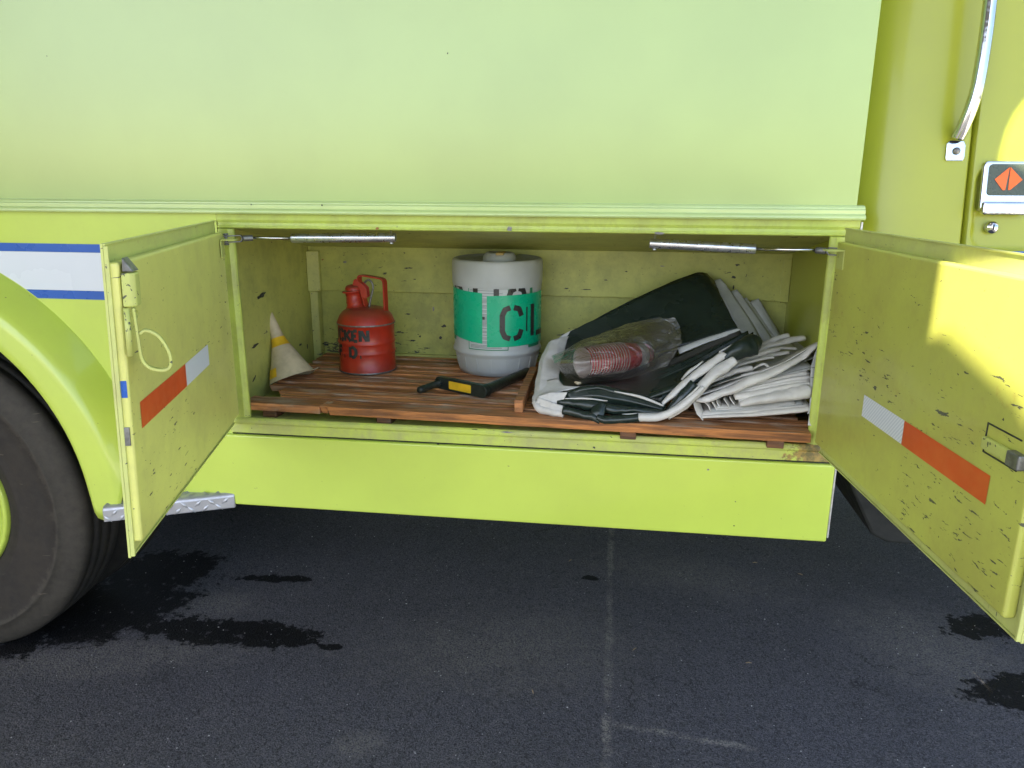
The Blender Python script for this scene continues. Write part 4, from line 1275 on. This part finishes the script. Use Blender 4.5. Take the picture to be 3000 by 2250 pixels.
def loft(name, mat, lines, parent, thick=0.002, nu=22, nv=8, amp=0.003, seed=0.0, crease=0.0, smooth=True):
    """sheet stretched through polylines, with soft buckling"""
    rows = []
    for ln in lines:
        P = [Vector(p) for p in ln]
        cum = [0.0]
        for a, b in zip(P, P[1:]): cum.append(cum[-1] + (b - a).length)
        row = []
        for i in range(nu + 1):
            s_ = cum[-1] * i / nu
            k = 0
            while k < len(P) - 2 and cum[k + 1] < s_: k += 1
            t = (s_ - cum[k]) / max(1e-9, cum[k + 1] - cum[k])
            row.append(P[k].lerp(P[k + 1], t))
        rows.append(row)
    grid = []
    for a, b in zip(rows, rows[1:]):
        for j in range(nv):
            t = j / nv
            grid.append([p.lerp(q, t) for p, q in zip(a, b)])
    grid.append(rows[-1])
    vs = []
    for j, rw in enumerate(grid):
        for i, p in enumerate(rw):
            dv = nz(p, 7.0, seed) * amp + nz(p, 22.0, seed + 5) * amp * 0.45
            vs.append(p + dv)
    W_ = nu + 1
    fs = [(j * W_ + i, j * W_ + i + 1, (j + 1) * W_ + i + 1, (j + 1) * W_ + i) for j in range(len(grid) - 1) for i in range(nu)]
    o = MB().add(vs, fs, smooth).build(name, mat, None)
    if thick:
        q = o.modifiers.new('solid', 'SOLIDIFY')
        q.thickness = thick
        q.offset = 0
    return pin(o, parent)

TA = thing('black_tarp', (-0.02, 0.10, 0.993), 'folded black tarp with white borders heaped under the bag of red cups', 'tarp')
# raised rear panel, folded double, white border at its left tip
loft('rear_panel', 'tarp_black', [[(-0.143,0.440,1.170), (-0.011,0.490,1.229), (0.176,0.570,1.317), (0.284,0.620,1.354), (0.319,0.635,1.356), (0.345,0.630,1.332)],
                              [(-0.166,0.410,1.128), (-0.040,0.440,1.155), (0.120,0.480,1.200), (0.245,0.490,1.237), (0.322,0.490,1.263), (0.375,0.480,1.254)],
                              [(-0.187,0.390,1.084), (-0.082,0.370,1.080), (0.065,0.370,1.095), (0.219,0.370,1.143), (0.327,0.380,1.179), (0.404,0.390,1.205)]], TA, 0.006, 60, 10, 0.005, 1.0)
loft('rear_panel', 'tarp_black', [[(-0.141,0.482,1.159), (0.003,0.530,1.236), (0.191,0.615,1.321), (0.293,0.670,1.352), (0.328,0.680,1.354), (0.336,0.680,1.327)],
                              [(-0.135,0.470,1.140), (0.004,0.510,1.197), (0.191,0.580,1.275), (0.288,0.630,1.307), (0.331,0.650,1.311), (0.352,0.650,1.294)]], TA, 0.004, 26, 5, 0.003, 2.0)
loft('white_border', 'tarp_white', [[(-0.198,0.400,1.140), (-0.168,0.430,1.159), (-0.134,0.452,1.174)], [(-0.186,0.395,1.128), (-0.161,0.420,1.140), (-0.132,0.448,1.164)]], TA, 0.004, 8, 3, 0.002, 2.5)
loft('pale_fold', 'tarp_grey', [[(0.209,0.315,1.149), (0.304,0.325,1.186), (0.399,0.335,1.217)], [(0.215,0.295,1.135), (0.308,0.310,1.175), (0.410,0.330,1.208)]], TA, 0.003, 16, 3, 0.001, 4.0)
# flat dusty top and fanned folds running down to the front corner
loft('dusty_top', 'tarp_dusty', [[(-0.194,0.370,1.070), (-0.104,0.370,1.077), (0.065,0.370,1.091), (0.218,0.360,1.134)],
                                 [(-0.157,0.160,1.055), (-0.030,0.160,1.057), (0.074,0.190,1.068), (0.179,0.230,1.100)],
                                 [(-0.141,0.080,1.053), (-0.029,0.075,1.067), (0.092,0.065,1.054), (0.147,0.055,1.041)]], TA, 0.003, 26, 8, 0.005, 3.0)
LN = [[(0.401,0.330,1.210), (0.224,0.290,1.136), (0.074,0.235,1.082), (-0.046,0.180,1.051)],
      [(0.411,0.310,1.206), (0.242,0.250,1.129), (0.095,0.195,1.071), (-0.034,0.130,1.041)],
      [(0.418,0.295,1.216), (0.255,0.225,1.131), (0.120,0.170,1.073), (0.002,0.110,1.046)],
      [(0.426,0.275,1.209), (0.274,0.200,1.124), (0.155,0.145,1.067), (0.043,0.095,1.046)],
      [(0.429,0.260,1.219), (0.281,0.180,1.134), (0.174,0.125,1.079), (0.073,0.080,1.049)],
      [(0.433,0.240,1.211), (0.299,0.160,1.133), (0.197,0.105,1.081), (0.113,0.068,1.046)],
      [(0.435,0.225,1.218), (0.309,0.145,1.149), (0.210,0.092,1.096), (0.137,0.058,1.046)],
      [(0.436,0.205,1.210), (0.323,0.125,1.148), (0.224,0.080,1.089), (0.157,0.048,1.035)]]
for k in range(0, 7):
    loft('fanned_fold', 'tarp_dusty' if k < 1 else 'tarp_black', [LN[k], [tuple(Vector(a) * 0.5 + Vector(b) * 0.5 + Vector((0, 0.004, -0.010))) for a, b in zip(LN[k], LN[k + 1])], LN[k + 1]], TA, 0.002, 22, 4, 0.0025, 5.0 + k)
roll('rolled_end', 'tarp_black', [(0.324,0.105,1.165), (0.364,0.125,1.187), (0.402,0.150,1.201), (0.423,0.165,1.213), (0.430,0.170,1.219)], [0.014, 0.027, 0.033, 0.022, 0.006], TA, 1.0, 16, 0.14, 1.0)
roll('white_edge', 'tarp_white', [(0.315,0.135,1.179), (0.358,0.155,1.201), (0.405,0.190,1.220), (0.415,0.190,1.218)], [0.003, 0.003, 0.0025, 0.002], TA, 1.0, 8, 0.1, 2.0)
roll('white_edge', 'tarp_white', [(0.206,0.090,1.102), (0.229,0.100,1.126), (0.268,0.120,1.153)], [0.004, 0.007, 0.003], TA, 0.6, 8, 0.15, 2.2)
# white bordered rolls at the right of the front corner
roll('white_border', 'tarp_white', [(0.150,0.045,1.035), (0.184,0.055,1.071), (0.242,0.075,1.120), (0.290,0.095,1.153), (0.326,0.110,1.176)], [0.006, 0.0135, 0.016, 0.0165, 0.015], TA, 0.7, 16, 0.12, 3.0)
roll('black_band', 'tarp_black', [(0.163,0.030,1.018), (0.199,0.036,1.057), (0.241,0.050,1.100)], [0.008, 0.015, 0.0165], TA, 1.0, 14, 0.12, 4.0)
roll('white_border', 'tarp_white', [(0.170,0.022,1.002), (0.209,0.026,1.037), (0.246,0.038,1.079), (0.283,0.055,1.119), (0.322,0.075,1.146), (0.353,0.090,1.166)], [0.006, 0.0125, 0.0165, 0.0195, 0.020, 0.018], TA, 0.7, 16, 0.14, 5.0)
# white roll down the left side, creased corner
loft('white_border', 'tarp_white', [[(-0.209,0.400,1.140), (-0.224,0.310,1.112), (-0.230,0.225,1.075), (-0.235,0.150,1.038), (-0.236,0.100,1.014)],
                                [(-0.201,0.375,1.152), (-0.209,0.300,1.126), (-0.215,0.220,1.088), (-0.218,0.150,1.056), (-0.216,0.108,1.029)],
                                [(-0.176,0.390,1.155), (-0.184,0.320,1.129), (-0.190,0.238,1.087), (-0.191,0.178,1.064), (-0.184,0.130,1.046)],
                                [(-0.151,0.425,1.156), (-0.158,0.370,1.134), (-0.167,0.285,1.097), (-0.164,0.205,1.066), (-0.157,0.160,1.052)]], TA, 0.006, 40, 7, 0.009, 6.0)
loft('white_corner', 'tarp_white', [[(-0.227,0.140,1.036), (-0.201,0.170,1.062), (-0.167,0.170,1.071)], [(-0.234,0.100,1.025), (-0.194,0.105,1.041), (-0.141,0.110,1.064)], [(-0.231,0.075,1.014), (-0.196,0.070,1.040), (-0.090,0.090,1.068)]], TA, 0.003, 16, 5, 0.004, 7.0)
loft('white_corner', 'tarp_white', [[(-0.214,0.062,1.042), (-0.180,0.058,1.055), (-0.125,0.060,1.057)], [(-0.220,0.052,1.025), (-0.176,0.042,1.032), (-0.133,0.045,1.038)], [(-0.209,0.045,1.009), (-0.175,0.034,1.005), (-0.136,0.030,0.998)]], TA, 0.004, 14, 6, 0.004, 8.0)
roll('white_corner', 'tarp_white', [(-0.227,0.065,1.021), (-0.209,0.045,1.009), (-0.172,0.030,1.004), (-0.133,0.022,1.002)], [0.010, 0.012, 0.012, 0.011], TA, 1.0, 12, 0.2, 8.5)
loft('white_corner', 'tarp_white', [[(-0.215,0.060,1.039), (-0.167,0.030,1.031), (-0.133,0.022,1.023)], [(-0.207,0.042,1.011), (-0.171,0.022,1.005), (-0.135,0.018,1.001)]], TA, 0.003, 12, 5, 0.002, 9.0)
# front folds, black vinyl
roll('front_fold', 'tarp_black', [(-0.135,0.070,1.045), (-0.089,0.070,1.064), (-0.034,0.068,1.073), (0.012,0.060,1.067), (0.092,0.052,1.052), (0.161,0.040,1.033)], [0.008, 0.011, 0.012, 0.012, 0.011, 0.007], TA, 0.8, 14, 0.15, 10.0)
loft('front_fold', 'tarp_black', [[(-0.134,0.062,1.054), (-0.034,0.060,1.073), (0.062,0.052,1.061), (0.161,0.038,1.034)], [(-0.129,0.055,1.042), (-0.033,0.046,1.056), (0.062,0.040,1.041), (0.159,0.030,1.024)], [(-0.123,0.058,1.028), (-0.032,0.050,1.032), (0.063,0.046,1.025), (0.158,0.034,1.016)]], TA, 0.002, 24, 6, 0.004, 11.0)
roll('white_edge', 'tarp_white', [(0.012,0.050,1.070), (0.071,0.044,1.061), (0.111,0.039,1.052), (0.155,0.032,1.037)], [0.002, 0.0055, 0.006, 0.004], TA, 0.7, 8, 0.15, 12.0)
roll('white_edge', 'tarp_white', [(-0.133,0.046,1.041), (-0.067,0.038,1.047), (-0.007,0.038,1.043)], [0.003, 0.004, 0.002], TA, 0.7, 8, 0.15, 12.5)
roll('front_fold', 'tarp_black', [(-0.153,0.050,1.027), (-0.087,0.040,1.028), (-0.046,0.034,1.026), (0.014,0.030,1.023), (0.093,0.026,1.020), (0.163,0.024,1.019)], [0.012, 0.016, 0.019, 0.019, 0.015, 0.009], TA, 0.9, 16, 0.22, 13.0)
roll('front_fold', 'tarp_black', [(-0.135,0.016,1.014), (-0.085,0.006,1.011), (-0.049,-0.002,1.003), (-0.026,-0.010,0.992)], [0.012, 0.013, 0.013, 0.008], TA, 1.0, 14, 0.2, 14.0)
roll('front_fold', 'tarp_black', [(-0.036,-0.008,1.005), (-0.010,-0.010,0.999), (0.034,-0.010,1.004), (0.085,-0.010,1.010)], [0.009, 0.0135, 0.0135, 0.0130], TA, 1.0, 14, 0.12, 15.0)
loft('front_fold', 'tarp_black', [[(-0.051,0.012,1.027), (-0.027,0.015,1.045), (-0.012,0.015,1.041)], [(-0.055,-0.004,1.016), (-0.030,-0.006,1.026), (-0.013,-0.003,1.020)], [(-0.042,-0.014,1.003), (-0.028,-0.018,0.992), (-0.020,-0.016,0.998)]], TA, 0.003, 10, 5, 0.004, 16.0)
roll('white_border', 'tarp_white', [(0.084,-0.010,1.010), (0.140,-0.008,1.015), (0.180,-0.004,1.033), (0.220,0.006,1.060), (0.264,0.025,1.099)], [0.0130, 0.0125, 0.012, 0.011, 0.006], TA, 0.9, 14, 0.12, 17.0)
roll('white_edge', 'tarp_white', [(0.036,-0.001,1.015), (0.092,0.000,1.019), (0.155,0.004,1.023), (0.192,0.008,1.046), (0.252,0.022,1.104)], [0.002, 0.0038, 0.0045, 0.005, 0.003], TA, 0.8, 8, 0.2, 18.0)
# hidden bulk of the fold that everything lies on
loft('lower_layers', 'tarp_black', [[(-0.215,0.320,1.052), (0.066,0.340,1.069), (0.337,0.360,1.155)], [(-0.190,0.060,1.006), (0.014,0.050,1.008), (0.267,0.080,1.109)]], TA, 0.012, 16, 8, 0.003, 19.0)

TB = thing('white_tarp', (0.42, 0.12, 0.993), 'stack of soiled white tarp folds at the right end of the slats', 'tarp')
# stiff layers fanned out behind
for k, (q, sd_) in enumerate([([(0.348,0.655,1.329), (0.374,0.660,1.335), (0.409,0.650,1.292), (0.496,0.600,1.171), (0.538,0.550,1.097), (0.430,0.560,1.171)], 0.1),
                              ([(0.400,0.665,1.283), (0.433,0.668,1.297), (0.468,0.665,1.257), (0.545,0.620,1.154), (0.588,0.570,1.089), (0.518,0.580,1.115)], 0.3),
                              ([(0.441,0.675,1.270), (0.453,0.678,1.272), (0.484,0.670,1.232), (0.563,0.640,1.135), (0.602,0.580,1.087), (0.534,0.600,1.111)], 0.5),
                              ([(0.454,0.682,1.262), (0.474,0.684,1.266), (0.497,0.680,1.234), (0.576,0.650,1.139), (0.627,0.590,1.086), (0.548,0.610,1.109)], 0.7),
                              ([(0.483,0.692,1.249), (0.516,0.695,1.262), (0.542,0.690,1.225), (0.602,0.660,1.132), (0.659,0.600,1.078), (0.561,0.620,1.108)], 0.9)]):
    loft('stiff_layer', 'tarp_grey', [[q[0], q[5]], [tuple((Vector(q[0]) + Vector(q[1])) / 2), tuple((Vector(q[5]) + Vector(q[4])) / 2)], [q[1], q[2], q[3], q[4]]], TB, 0.004, 16, 3, 0.003, sd_ * 10)
    if k < 4:
        a, b = Vector(q[1]), Vector(q[3])
loft('top_sheet', 'tarp_grey', [[(0.472,0.520,1.138), (0.578,0.540,1.137), (0.703,0.550,1.151)], [(0.447,0.350,1.104), (0.539,0.340,1.121), (0.650,0.340,1.158)], [(0.424,0.200,1.090), (0.507,0.180,1.120), (0.604,0.170,1.168)]], TB, 0.003, 18, 6, 0.006, 31.0)
# rolled finger-like ends
for k, (pts, rr) in enumerate([
    ([(0.376,0.240,1.125), (0.469,0.310,1.168), (0.522,0.340,1.187), (0.554,0.355,1.192)], [0.008, 0.0105, 0.0115, 0.012]),
    ([(0.425,0.240,1.151), (0.486,0.280,1.173), (0.548,0.310,1.186), (0.598,0.330,1.190)], [0.008, 0.011, 0.0135, 0.0145]),
    ([(0.464,0.240,1.165), (0.523,0.280,1.167), (0.570,0.300,1.164)], [0.005, 0.007, 0.0075]),
    ([(0.450,0.210,1.150), (0.494,0.230,1.155), (0.534,0.250,1.161)], [0.006, 0.009, 0.0095]),
    ([(0.325,0.160,1.118), (0.399,0.200,1.146), (0.463,0.230,1.162), (0.509,0.250,1.171)], [0.008, 0.0105, 0.0115, 0.011]),
    ([(0.312,0.130,1.111), (0.384,0.165,1.137), (0.447,0.190,1.150), (0.483,0.200,1.155)], [0.006, 0.0080, 0.0085, 0.008]),
    ([(0.269,0.090,1.090), (0.319,0.105,1.111), (0.369,0.125,1.127), (0.409,0.140,1.135)], [0.008, 0.0115, 0.0135, 0.0145]),
    ([(0.409,0.130,1.129), (0.431,0.140,1.141), (0.447,0.145,1.146), (0.458,0.145,1.138), (0.456,0.145,1.132)], [0.0035, 0.0045, 0.006, 0.007, 0.005]),
    ([(0.271,0.080,1.079), (0.327,0.090,1.101), (0.396,0.105,1.123), (0.446,0.120,1.131)], [0.003, 0.005, 0.006, 0.005])]):
    roll('rolled_fold', 'tarp_white', pts, rr, TB, 0.62, 14, 0.14, 40.0 + k)
# layers in the body of the stack, front edges towards us, sheets running back
def layer(front, rad, depth=0.42, mat='tarp_white', seed=0.0, flat=0.55, up=0.0, nm='folded_layer'):
    roll(nm, mat, front, rad, TB, flat, 16, 0.11, seed)
    rr = rad if isinstance(rad, (list, tuple)) else [rad] * len(front)
    L0 = [tuple(Vector(p) + Vector((0, 0.001, r_ * 0.55))) for p, r_ in zip(front, rr)]
    L1 = [tuple(Vector(p) + Vector((0.02, depth, r_ * 0.3 + up))) for p, r_ in zip(front, rr)]
    loft(nm, mat, [L0, L1], TB, min(rr) * 0.9, 16, 8, 0.003, seed + 1)
layer([(0.266,0.030,1.008), (0.307,0.030,1.013), (0.402,0.034,1.022), (0.497,0.042,1.032), (0.566,0.050,1.040)], [0.008, 0.010, 0.0125, 0.0145, 0.015], seed=60)
layer([(0.292,0.045,1.021), (0.356,0.046,1.024), (0.433,0.050,1.030), (0.499,0.056,1.040), (0.549,0.060,1.048)], [0.003, 0.005, 0.006, 0.009, 0.010], seed=63, mat='tarp_grey')
layer([(0.307,0.052,1.028), (0.367,0.054,1.029), (0.443,0.058,1.036), (0.529,0.064,1.049)], [0.003, 0.004, 0.005, 0.006], seed=66)
layer([(0.369,0.040,1.049), (0.401,0.042,1.058), (0.457,0.048,1.071), (0.514,0.056,1.082), (0.563,0.062,1.090)], [0.011, 0.018, 0.0235, 0.027, 0.028], seed=69, flat=0.7)
layer([(0.355,0.058,1.063), (0.402,0.060,1.073), (0.468,0.066,1.089), (0.525,0.072,1.102), (0.567,0.078,1.108)], [0.014, 0.017, 0.017, 0.013, 0.010], seed=72, flat=0.6)
layer([(0.347,0.075,1.073), (0.418,0.080,1.093), (0.489,0.086,1.111), (0.569,0.094,1.124)], [0.005, 0.006, 0.009, 0.012], seed=75)
layer([(0.395,0.088,1.094), (0.462,0.094,1.114), (0.519,0.100,1.127), (0.562,0.106,1.135)], [0.004, 0.006, 0.007, 0.005], seed=78)
layer([(0.416,0.100,1.098), (0.482,0.104,1.120), (0.573,0.112,1.146)], [0.006, 0.007, 0.007], seed=81, mat='tarp_grey')
# big outer fold that wraps the stack, its raised end against the jamb
roll('outer_fold', 'tarp_white', [(0.247,0.050,1.053), (0.281,0.046,1.062), (0.342,0.050,1.088), (0.413,0.064,1.121), (0.485,0.082,1.150), (0.542,0.100,1.180), (0.572,0.110,1.207), (0.587,0.115,1.219)], [0.010, 0.017, 0.020, 0.0195, 0.0165, 0.013, 0.012, 0.006], TB, 0.6, 18, 0.14, 90.0)
loft('outer_fold', 'tarp_white', [[(0.239,0.060,1.058), (0.344,0.070,1.097), (0.488,0.100,1.158), (0.589,0.130,1.218)], [(0.270,0.300,1.019), (0.388,0.300,1.080), (0.535,0.320,1.123), (0.644,0.340,1.180)]], TB, 0.003, 18, 8, 0.004, 91.0)
loft('side_fold', 'tarp_white', [[(0.239,0.055,1.047), (0.243,0.065,1.061), (0.250,0.075,1.060)], [(0.252,0.040,1.015), (0.258,0.055,1.027), (0.266,0.075,1.032)], [(0.268,0.024,0.999), (0.267,0.038,1.013), (0.271,0.060,1.017)]], TB, 0.003, 8, 8, 0.003, 92.0)
for k, (a, b, c) in enumerate([((2062, 1178, 0.06), (2078, 1186, 0.05), (2084, 1208, 0.046)), ((2082, 1176, 0.062), (2092, 1186, 0.055), (2100, 1204, 0.05)), ((2098, 1174, 0.066), (2104, 1184, 0.058), (2112, 1198, 0.054)), ((2118, 1170, 0.066), (2124, 1178, 0.060), (2134, 1190, 0.058)), ((2134, 1166, 0.066), (2140, 1174, 0.062), (2150, 1186, 0.060))]):
    pass
IN = [[(0.271,0.062,1.046), (0.285,0.052,1.035), (0.293,0.046,1.019)], [(0.293,0.064,1.049), (0.301,0.056,1.037), (0.310,0.050,1.023)], [(0.308,0.066,1.051), (0.312,0.060,1.040), (0.323,0.055,1.027)], [(0.328,0.068,1.055), (0.334,0.062,1.047), (0.344,0.059,1.034)], [(0.343,0.070,1.060), (0.349,0.065,1.051), (0.359,0.062,1.039)]]
for k, l in enumerate(IN):
    loft('inner_pleat', 'tarp_white', [l, [tuple(Vector(p) + Vector((0.006, 0.03, 0.002))) for p in l], [tuple(Vector(p) + Vector((0.012, 0.25, 0.004))) for p in l]], TB, 0.0025, 8, 4, 0.002, 95.0 + k)
roll('black_stripe', 'tarp_black', [(0.270,0.072,1.077), (0.316,0.078,1.102), (0.374,0.088,1.124)], [0.002, 0.005, 0.003], TB, 0.7, 8, 0.15, 99.0)
loft('hanging_edge', 'tarp_grey', [[(0.564,0.075,1.165), (0.561,0.055,1.118), (0.562,0.040,1.051), (0.556,0.034,1.031)], [(0.583,0.075,1.171), (0.581,0.055,1.118), (0.579,0.040,1.052), (0.576,0.034,1.032)]], TB, 0.003, 16, 4, 0.002, 101.0)
loft('hanging_edge', 'tarp_white', [[(0.559,0.020,1.035), (0.554,0.006,1.005)], [(0.574,0.020,1.040), (0.569,0.006,1.002)]], TB, 0.003, 10, 4, 0.002, 103.0)
loft('hanging_edge', 'tarp_grey', [[(0.586,0.110,1.220), (0.574,0.095,1.188), (0.566,0.080,1.160)], [(0.593,0.110,1.218), (0.589,0.095,1.189), (0.584,0.080,1.162)]], TB, 0.003, 10, 4, 0.002, 104.0)
sm_ = MB()
for (a, b) in (((0.562,0.066,1.158), (0.581,0.066,1.158)), ((0.560,0.054,1.131), (0.578,0.054,1.134))):
    sm_.tube([a, b], 0.0008, 6)
pin(sm_.build('seam_thread', 'tarp_line', None), TB)

# ================================================================== red cups nested in a clear bag
va = Vector((-0.13, 0.957, 0.0)).normalized()
cax = (Vector((0.99, 0.136, 0)) * 0.86 + va * 0.51).normalized()
M0 = Vector((-0.090,0.175,1.123))
CUP = [(0.0475, 0.0), (0.0492, 0.0012), (0.0490, 0.0020), (0.0484, 0.0030), (0.0462, 0.018), (0.0405, 0.058), (0.0380, 0.061), (0.0330, 0.108), (0.0318, 0.114), (0.0, 0.114)]
CUPI = [(0.0474, 0.0004), (0.0458, 0.018), (0.0400, 0.058), (0.0325, 0.107), (0.0, 0.110)]
rim_ = [(0.0474, 0.0002), (0.0488, -0.0006), (0.0500, 0.0002), (0.0500, 0.0014), (0.0490, 0.0020)]
cq = cax.to_track_quat('Z', 'Y')
def mk_cup(label):
    t = bpy.data.objects.new('red_cup', None)
    COL.objects.link(t)
    t.rotation_mode = 'QUATERNION'
    t.rotation_quaternion = cq
    tag(t, label, 'cup', 'red cups nested in the clear bag')
    MB().lathe(CUP[2:], 32).build('cup_wall', 'cup_red', t)
    MB().lathe(CUPI, 32).build('lining', 'cup_in', t)
    MB().lathe(rim_, 32).build('rim', 'cup_in', t)
    return t
first = mk_cup('front cup of the nested stack, its pale open mouth showing')
first.location = M0
for k in range(1, 15):
    c = first.copy()
    COL.objects.link(c)
    for ch in list(first.children):
        q = ch.copy()
        COL.objects.link(q)
        q.parent = c
    c.location = M0 + cax * (0.0106 * k) + Vector((random.uniform(-1, 1), 0, random.uniform(-1, 1))) * 0.0006
    c['label'] = 'red cup with pale rim nested between the open and the closed end of the stack' if k < 14 else 'last cup of the nested stack, its plain red side showing'

BG = thing('plastic_bag', tuple(M0 + Vector((0.06, 0.06, -0.06))), 'clear crinkled plastic bag holding a stack of red cups', 'plastic bag')
loft('bag_front', 'film', [[(-0.188,0.235,1.130), (-0.103,0.300,1.164), (0.005,0.350,1.196), (0.093,0.375,1.221), (0.153,0.385,1.240)],
                           [(-0.185,0.200,1.132), (-0.108,0.170,1.167), (-0.004,0.200,1.186), (0.091,0.270,1.193), (0.194,0.365,1.219)],
                           [(-0.176,0.170,1.121), (-0.108,0.100,1.142), (-0.002,0.125,1.146), (0.102,0.210,1.146), (0.211,0.335,1.184)],
                           [(-0.158,0.165,1.097), (-0.097,0.105,1.099), (-0.000,0.135,1.097), (0.104,0.210,1.107), (0.183,0.280,1.124)],
                           [(-0.134,0.165,1.074), (-0.087,0.135,1.066), (0.042,0.185,1.073), (0.117,0.225,1.082), (0.165,0.250,1.088)]], BG, 0, 46, 8, 0.008, 6.6)
loft('bag_flap', 'film', [[(0.040,0.340,1.149), (0.083,0.370,1.204), (0.153,0.385,1.240), (0.195,0.380,1.239)], [(0.074,0.310,1.134), (0.117,0.335,1.164), (0.171,0.350,1.191), (0.211,0.350,1.200)], [(0.117,0.270,1.109), (0.149,0.290,1.130), (0.191,0.300,1.151), (0.221,0.310,1.168)]], BG, 0, 18, 8, 0.010, 7.7)
loft('bag_flap', 'film', [[(0.024,0.330,1.148), (0.061,0.340,1.190), (0.099,0.330,1.181)], [(0.046,0.300,1.141), (0.083,0.310,1.168), (0.104,0.300,1.167)]], BG, 0, 14, 8, 0.012, 9.7)
loft('bag_flap', 'film', [[(0.117,0.265,1.110), (0.180,0.285,1.145), (0.220,0.300,1.172)], [(0.106,0.230,1.092), (0.159,0.235,1.090), (0.195,0.270,1.136)]], BG, 0, 14, 6, 0.006, 11.0)
MB().tube([M0 - cax * 0.02 + Vector((-0.004, -0.03, -0.052)), M0 - cax * 0.02 + Vector((0.006, -0.034, -0.055)), M0 - cax * 0.02 + Vector((0.016, -0.033, -0.053))], [0.003, 0.006, 0.003], 8).build('tie', 'funnel', None).parent = BG
bpy.data.objects['tie'].matrix_parent_inverse = Matrix.Translation(-BG.location)

# ================================================================== small things on the ground
random.seed(5)
gm = MB()
for k in range(900):
    x, y = random.uniform(-2.0, 1.7), random.uniform(-0.6, 1.5)
    s_ = random.choice((0.0012, 0.0015, 0.0018, 0.0022, 0.003)) * random.uniform(0.7, 1.2)
    c = Vector((x, y, s_ * 0.4))
    vs = [c + Vector((random.uniform(0.7, 1.2) * s_ * a, random.uniform(0.7, 1.2) * s_ * b, s_ * h)) for a, b, h in ((1, 0, 0), (0, 1, 0), (-1, 0, 0), (0, -1, 0), (0.2, 0.1, 0.8))]
    gm.add(vs, [(0, 1, 4), (1, 2, 4), (2, 3, 4), (3, 0, 4)])
tag(gm.build('grit', 'grit'), kind='stuff')
for k, (x, y, a) in enumerate(((0.126, 0.36, 0.9), (0.53, 0.335, 0.1), (-0.22, 0.07, 1.9), (0.68, 1.10, 0.2), (0.86, 1.02, -0.5), (-0.15, 1.0, 1.0))):
    v = Vector((cos(a), sin(a), 0)) * 0.011
    o = MB().tube([(x - v.x, y - v.y, 0.003), (x, y + 0.0012, 0.0045), (x + v.x, y + v.y, 0.0028)], [0.0012, 0.0022, 0.0009], 6).build('straw_bit', 'leaf', origin=(x, y, 0.002))
    tag(o, 'tiny dry straw bit lying on the dark asphalt', 'straw', 'straw bits on the asphalt')

# ================================================================== unseen things added to shape the light on the truck
E_ = Vector((SH.y, -SH.x, 0.0))
ang = math.atan2(E_.y, E_.x)
def off(s_, u_):
    return (-SH * s_ + E_ * u_)
M['blocker_grey'] = simple('grey_sunblocker', (0.24, 0.245, 0.25), 0.6, 0, 0.05, 2)
M['post'] = simple('grey_post_paint', (0.30, 0.31, 0.32), 0.5, 0, 0.05, 4)
cp = thing('sunblocker', (0, 0, 0), 'unseen canopy reaching out from the brick station wall', 'sunblocker', rz=ang)
HC = 3.8
U0, U1 = -3.3, 2.3
V0, V1 = -4.65, -0.25        # local y runs with the sunlight
# openings cut to shape the sun patches on the door and the cab
def gy(v):
    return -(HC * cos(SUN_EL) - v) / sin(SUN_EL)
GA, GB = 0.81, 1.0
gap = [(GA, gy(0.74)), (0.845, gy(0.71)), (0.98, gy(0.525)), (GB, gy(0.485)), (GB, gy(0.69)), (GA, gy(0.85)), (GA, gy(1.55)), (GB, gy(1.55)), (GB, gy(1.78))] + [(GA + 0.20 - 0.20 * sin(pi / 2 * k / 8), gy(1.78 - 0.20 + 0.20 * cos(pi / 2 * k / 8))) for k in range(9)]
cm_ = MB()
cm_.box(U0, GA, V0, V1, HC, HC + 0.012)
cm_.box(GB, U1, V0, V1, HC, HC + 0.012)
cm_.prism([(GA, V0), (GB, V0)] + [gap[3], gap[2], gap[1], gap[0]], HC, HC + 0.012, 'z')
cm_.prism(gap[4:8], HC, HC + 0.012, 'z')
cm_.prism([(GA, V1), (GB, V1)] + gap[8:], HC, HC + 0.012, 'z')
cm_.build('sunblocker_sheet', 'blocker_grey', cp)
wl = thing('dimming_wall', (-4.7, -0.6, 0), 'unseen brown brick wall added to dim the light from the left', 'light blocker')
M['brick'] = simple('brown_brick', (0.16, 0.10, 0.07), 0.8, 0, 0.2, 9)
MB().box(-0.3, 0.0, -2.6, 3.2, 0, 4.6).build('wall', 'brick', wl)  # added out of view to cut light from the left
MB().box(-0.36, 0.06, -2.66, 3.26, 4.601, 4.72).build('coping', 'post', wl)
M['bounce_ground'] = simple('pale_bounce_ground', (0.52, 0.49, 0.44), 0.85, 0, 0.1, 3, dirt=0.2)
pv_ = MB()  # unseen pale ground added to bounce sunlight towards the truck
pv_.add([(3.4, -60, 0.004), (60, -60, 0.004), (60, 60, 0.004), (3.4, 60, 0.004)], [(0, 1, 2, 3)])
tag(pv_.build('bounce_apron', 'bounce_ground'), kind='structure')
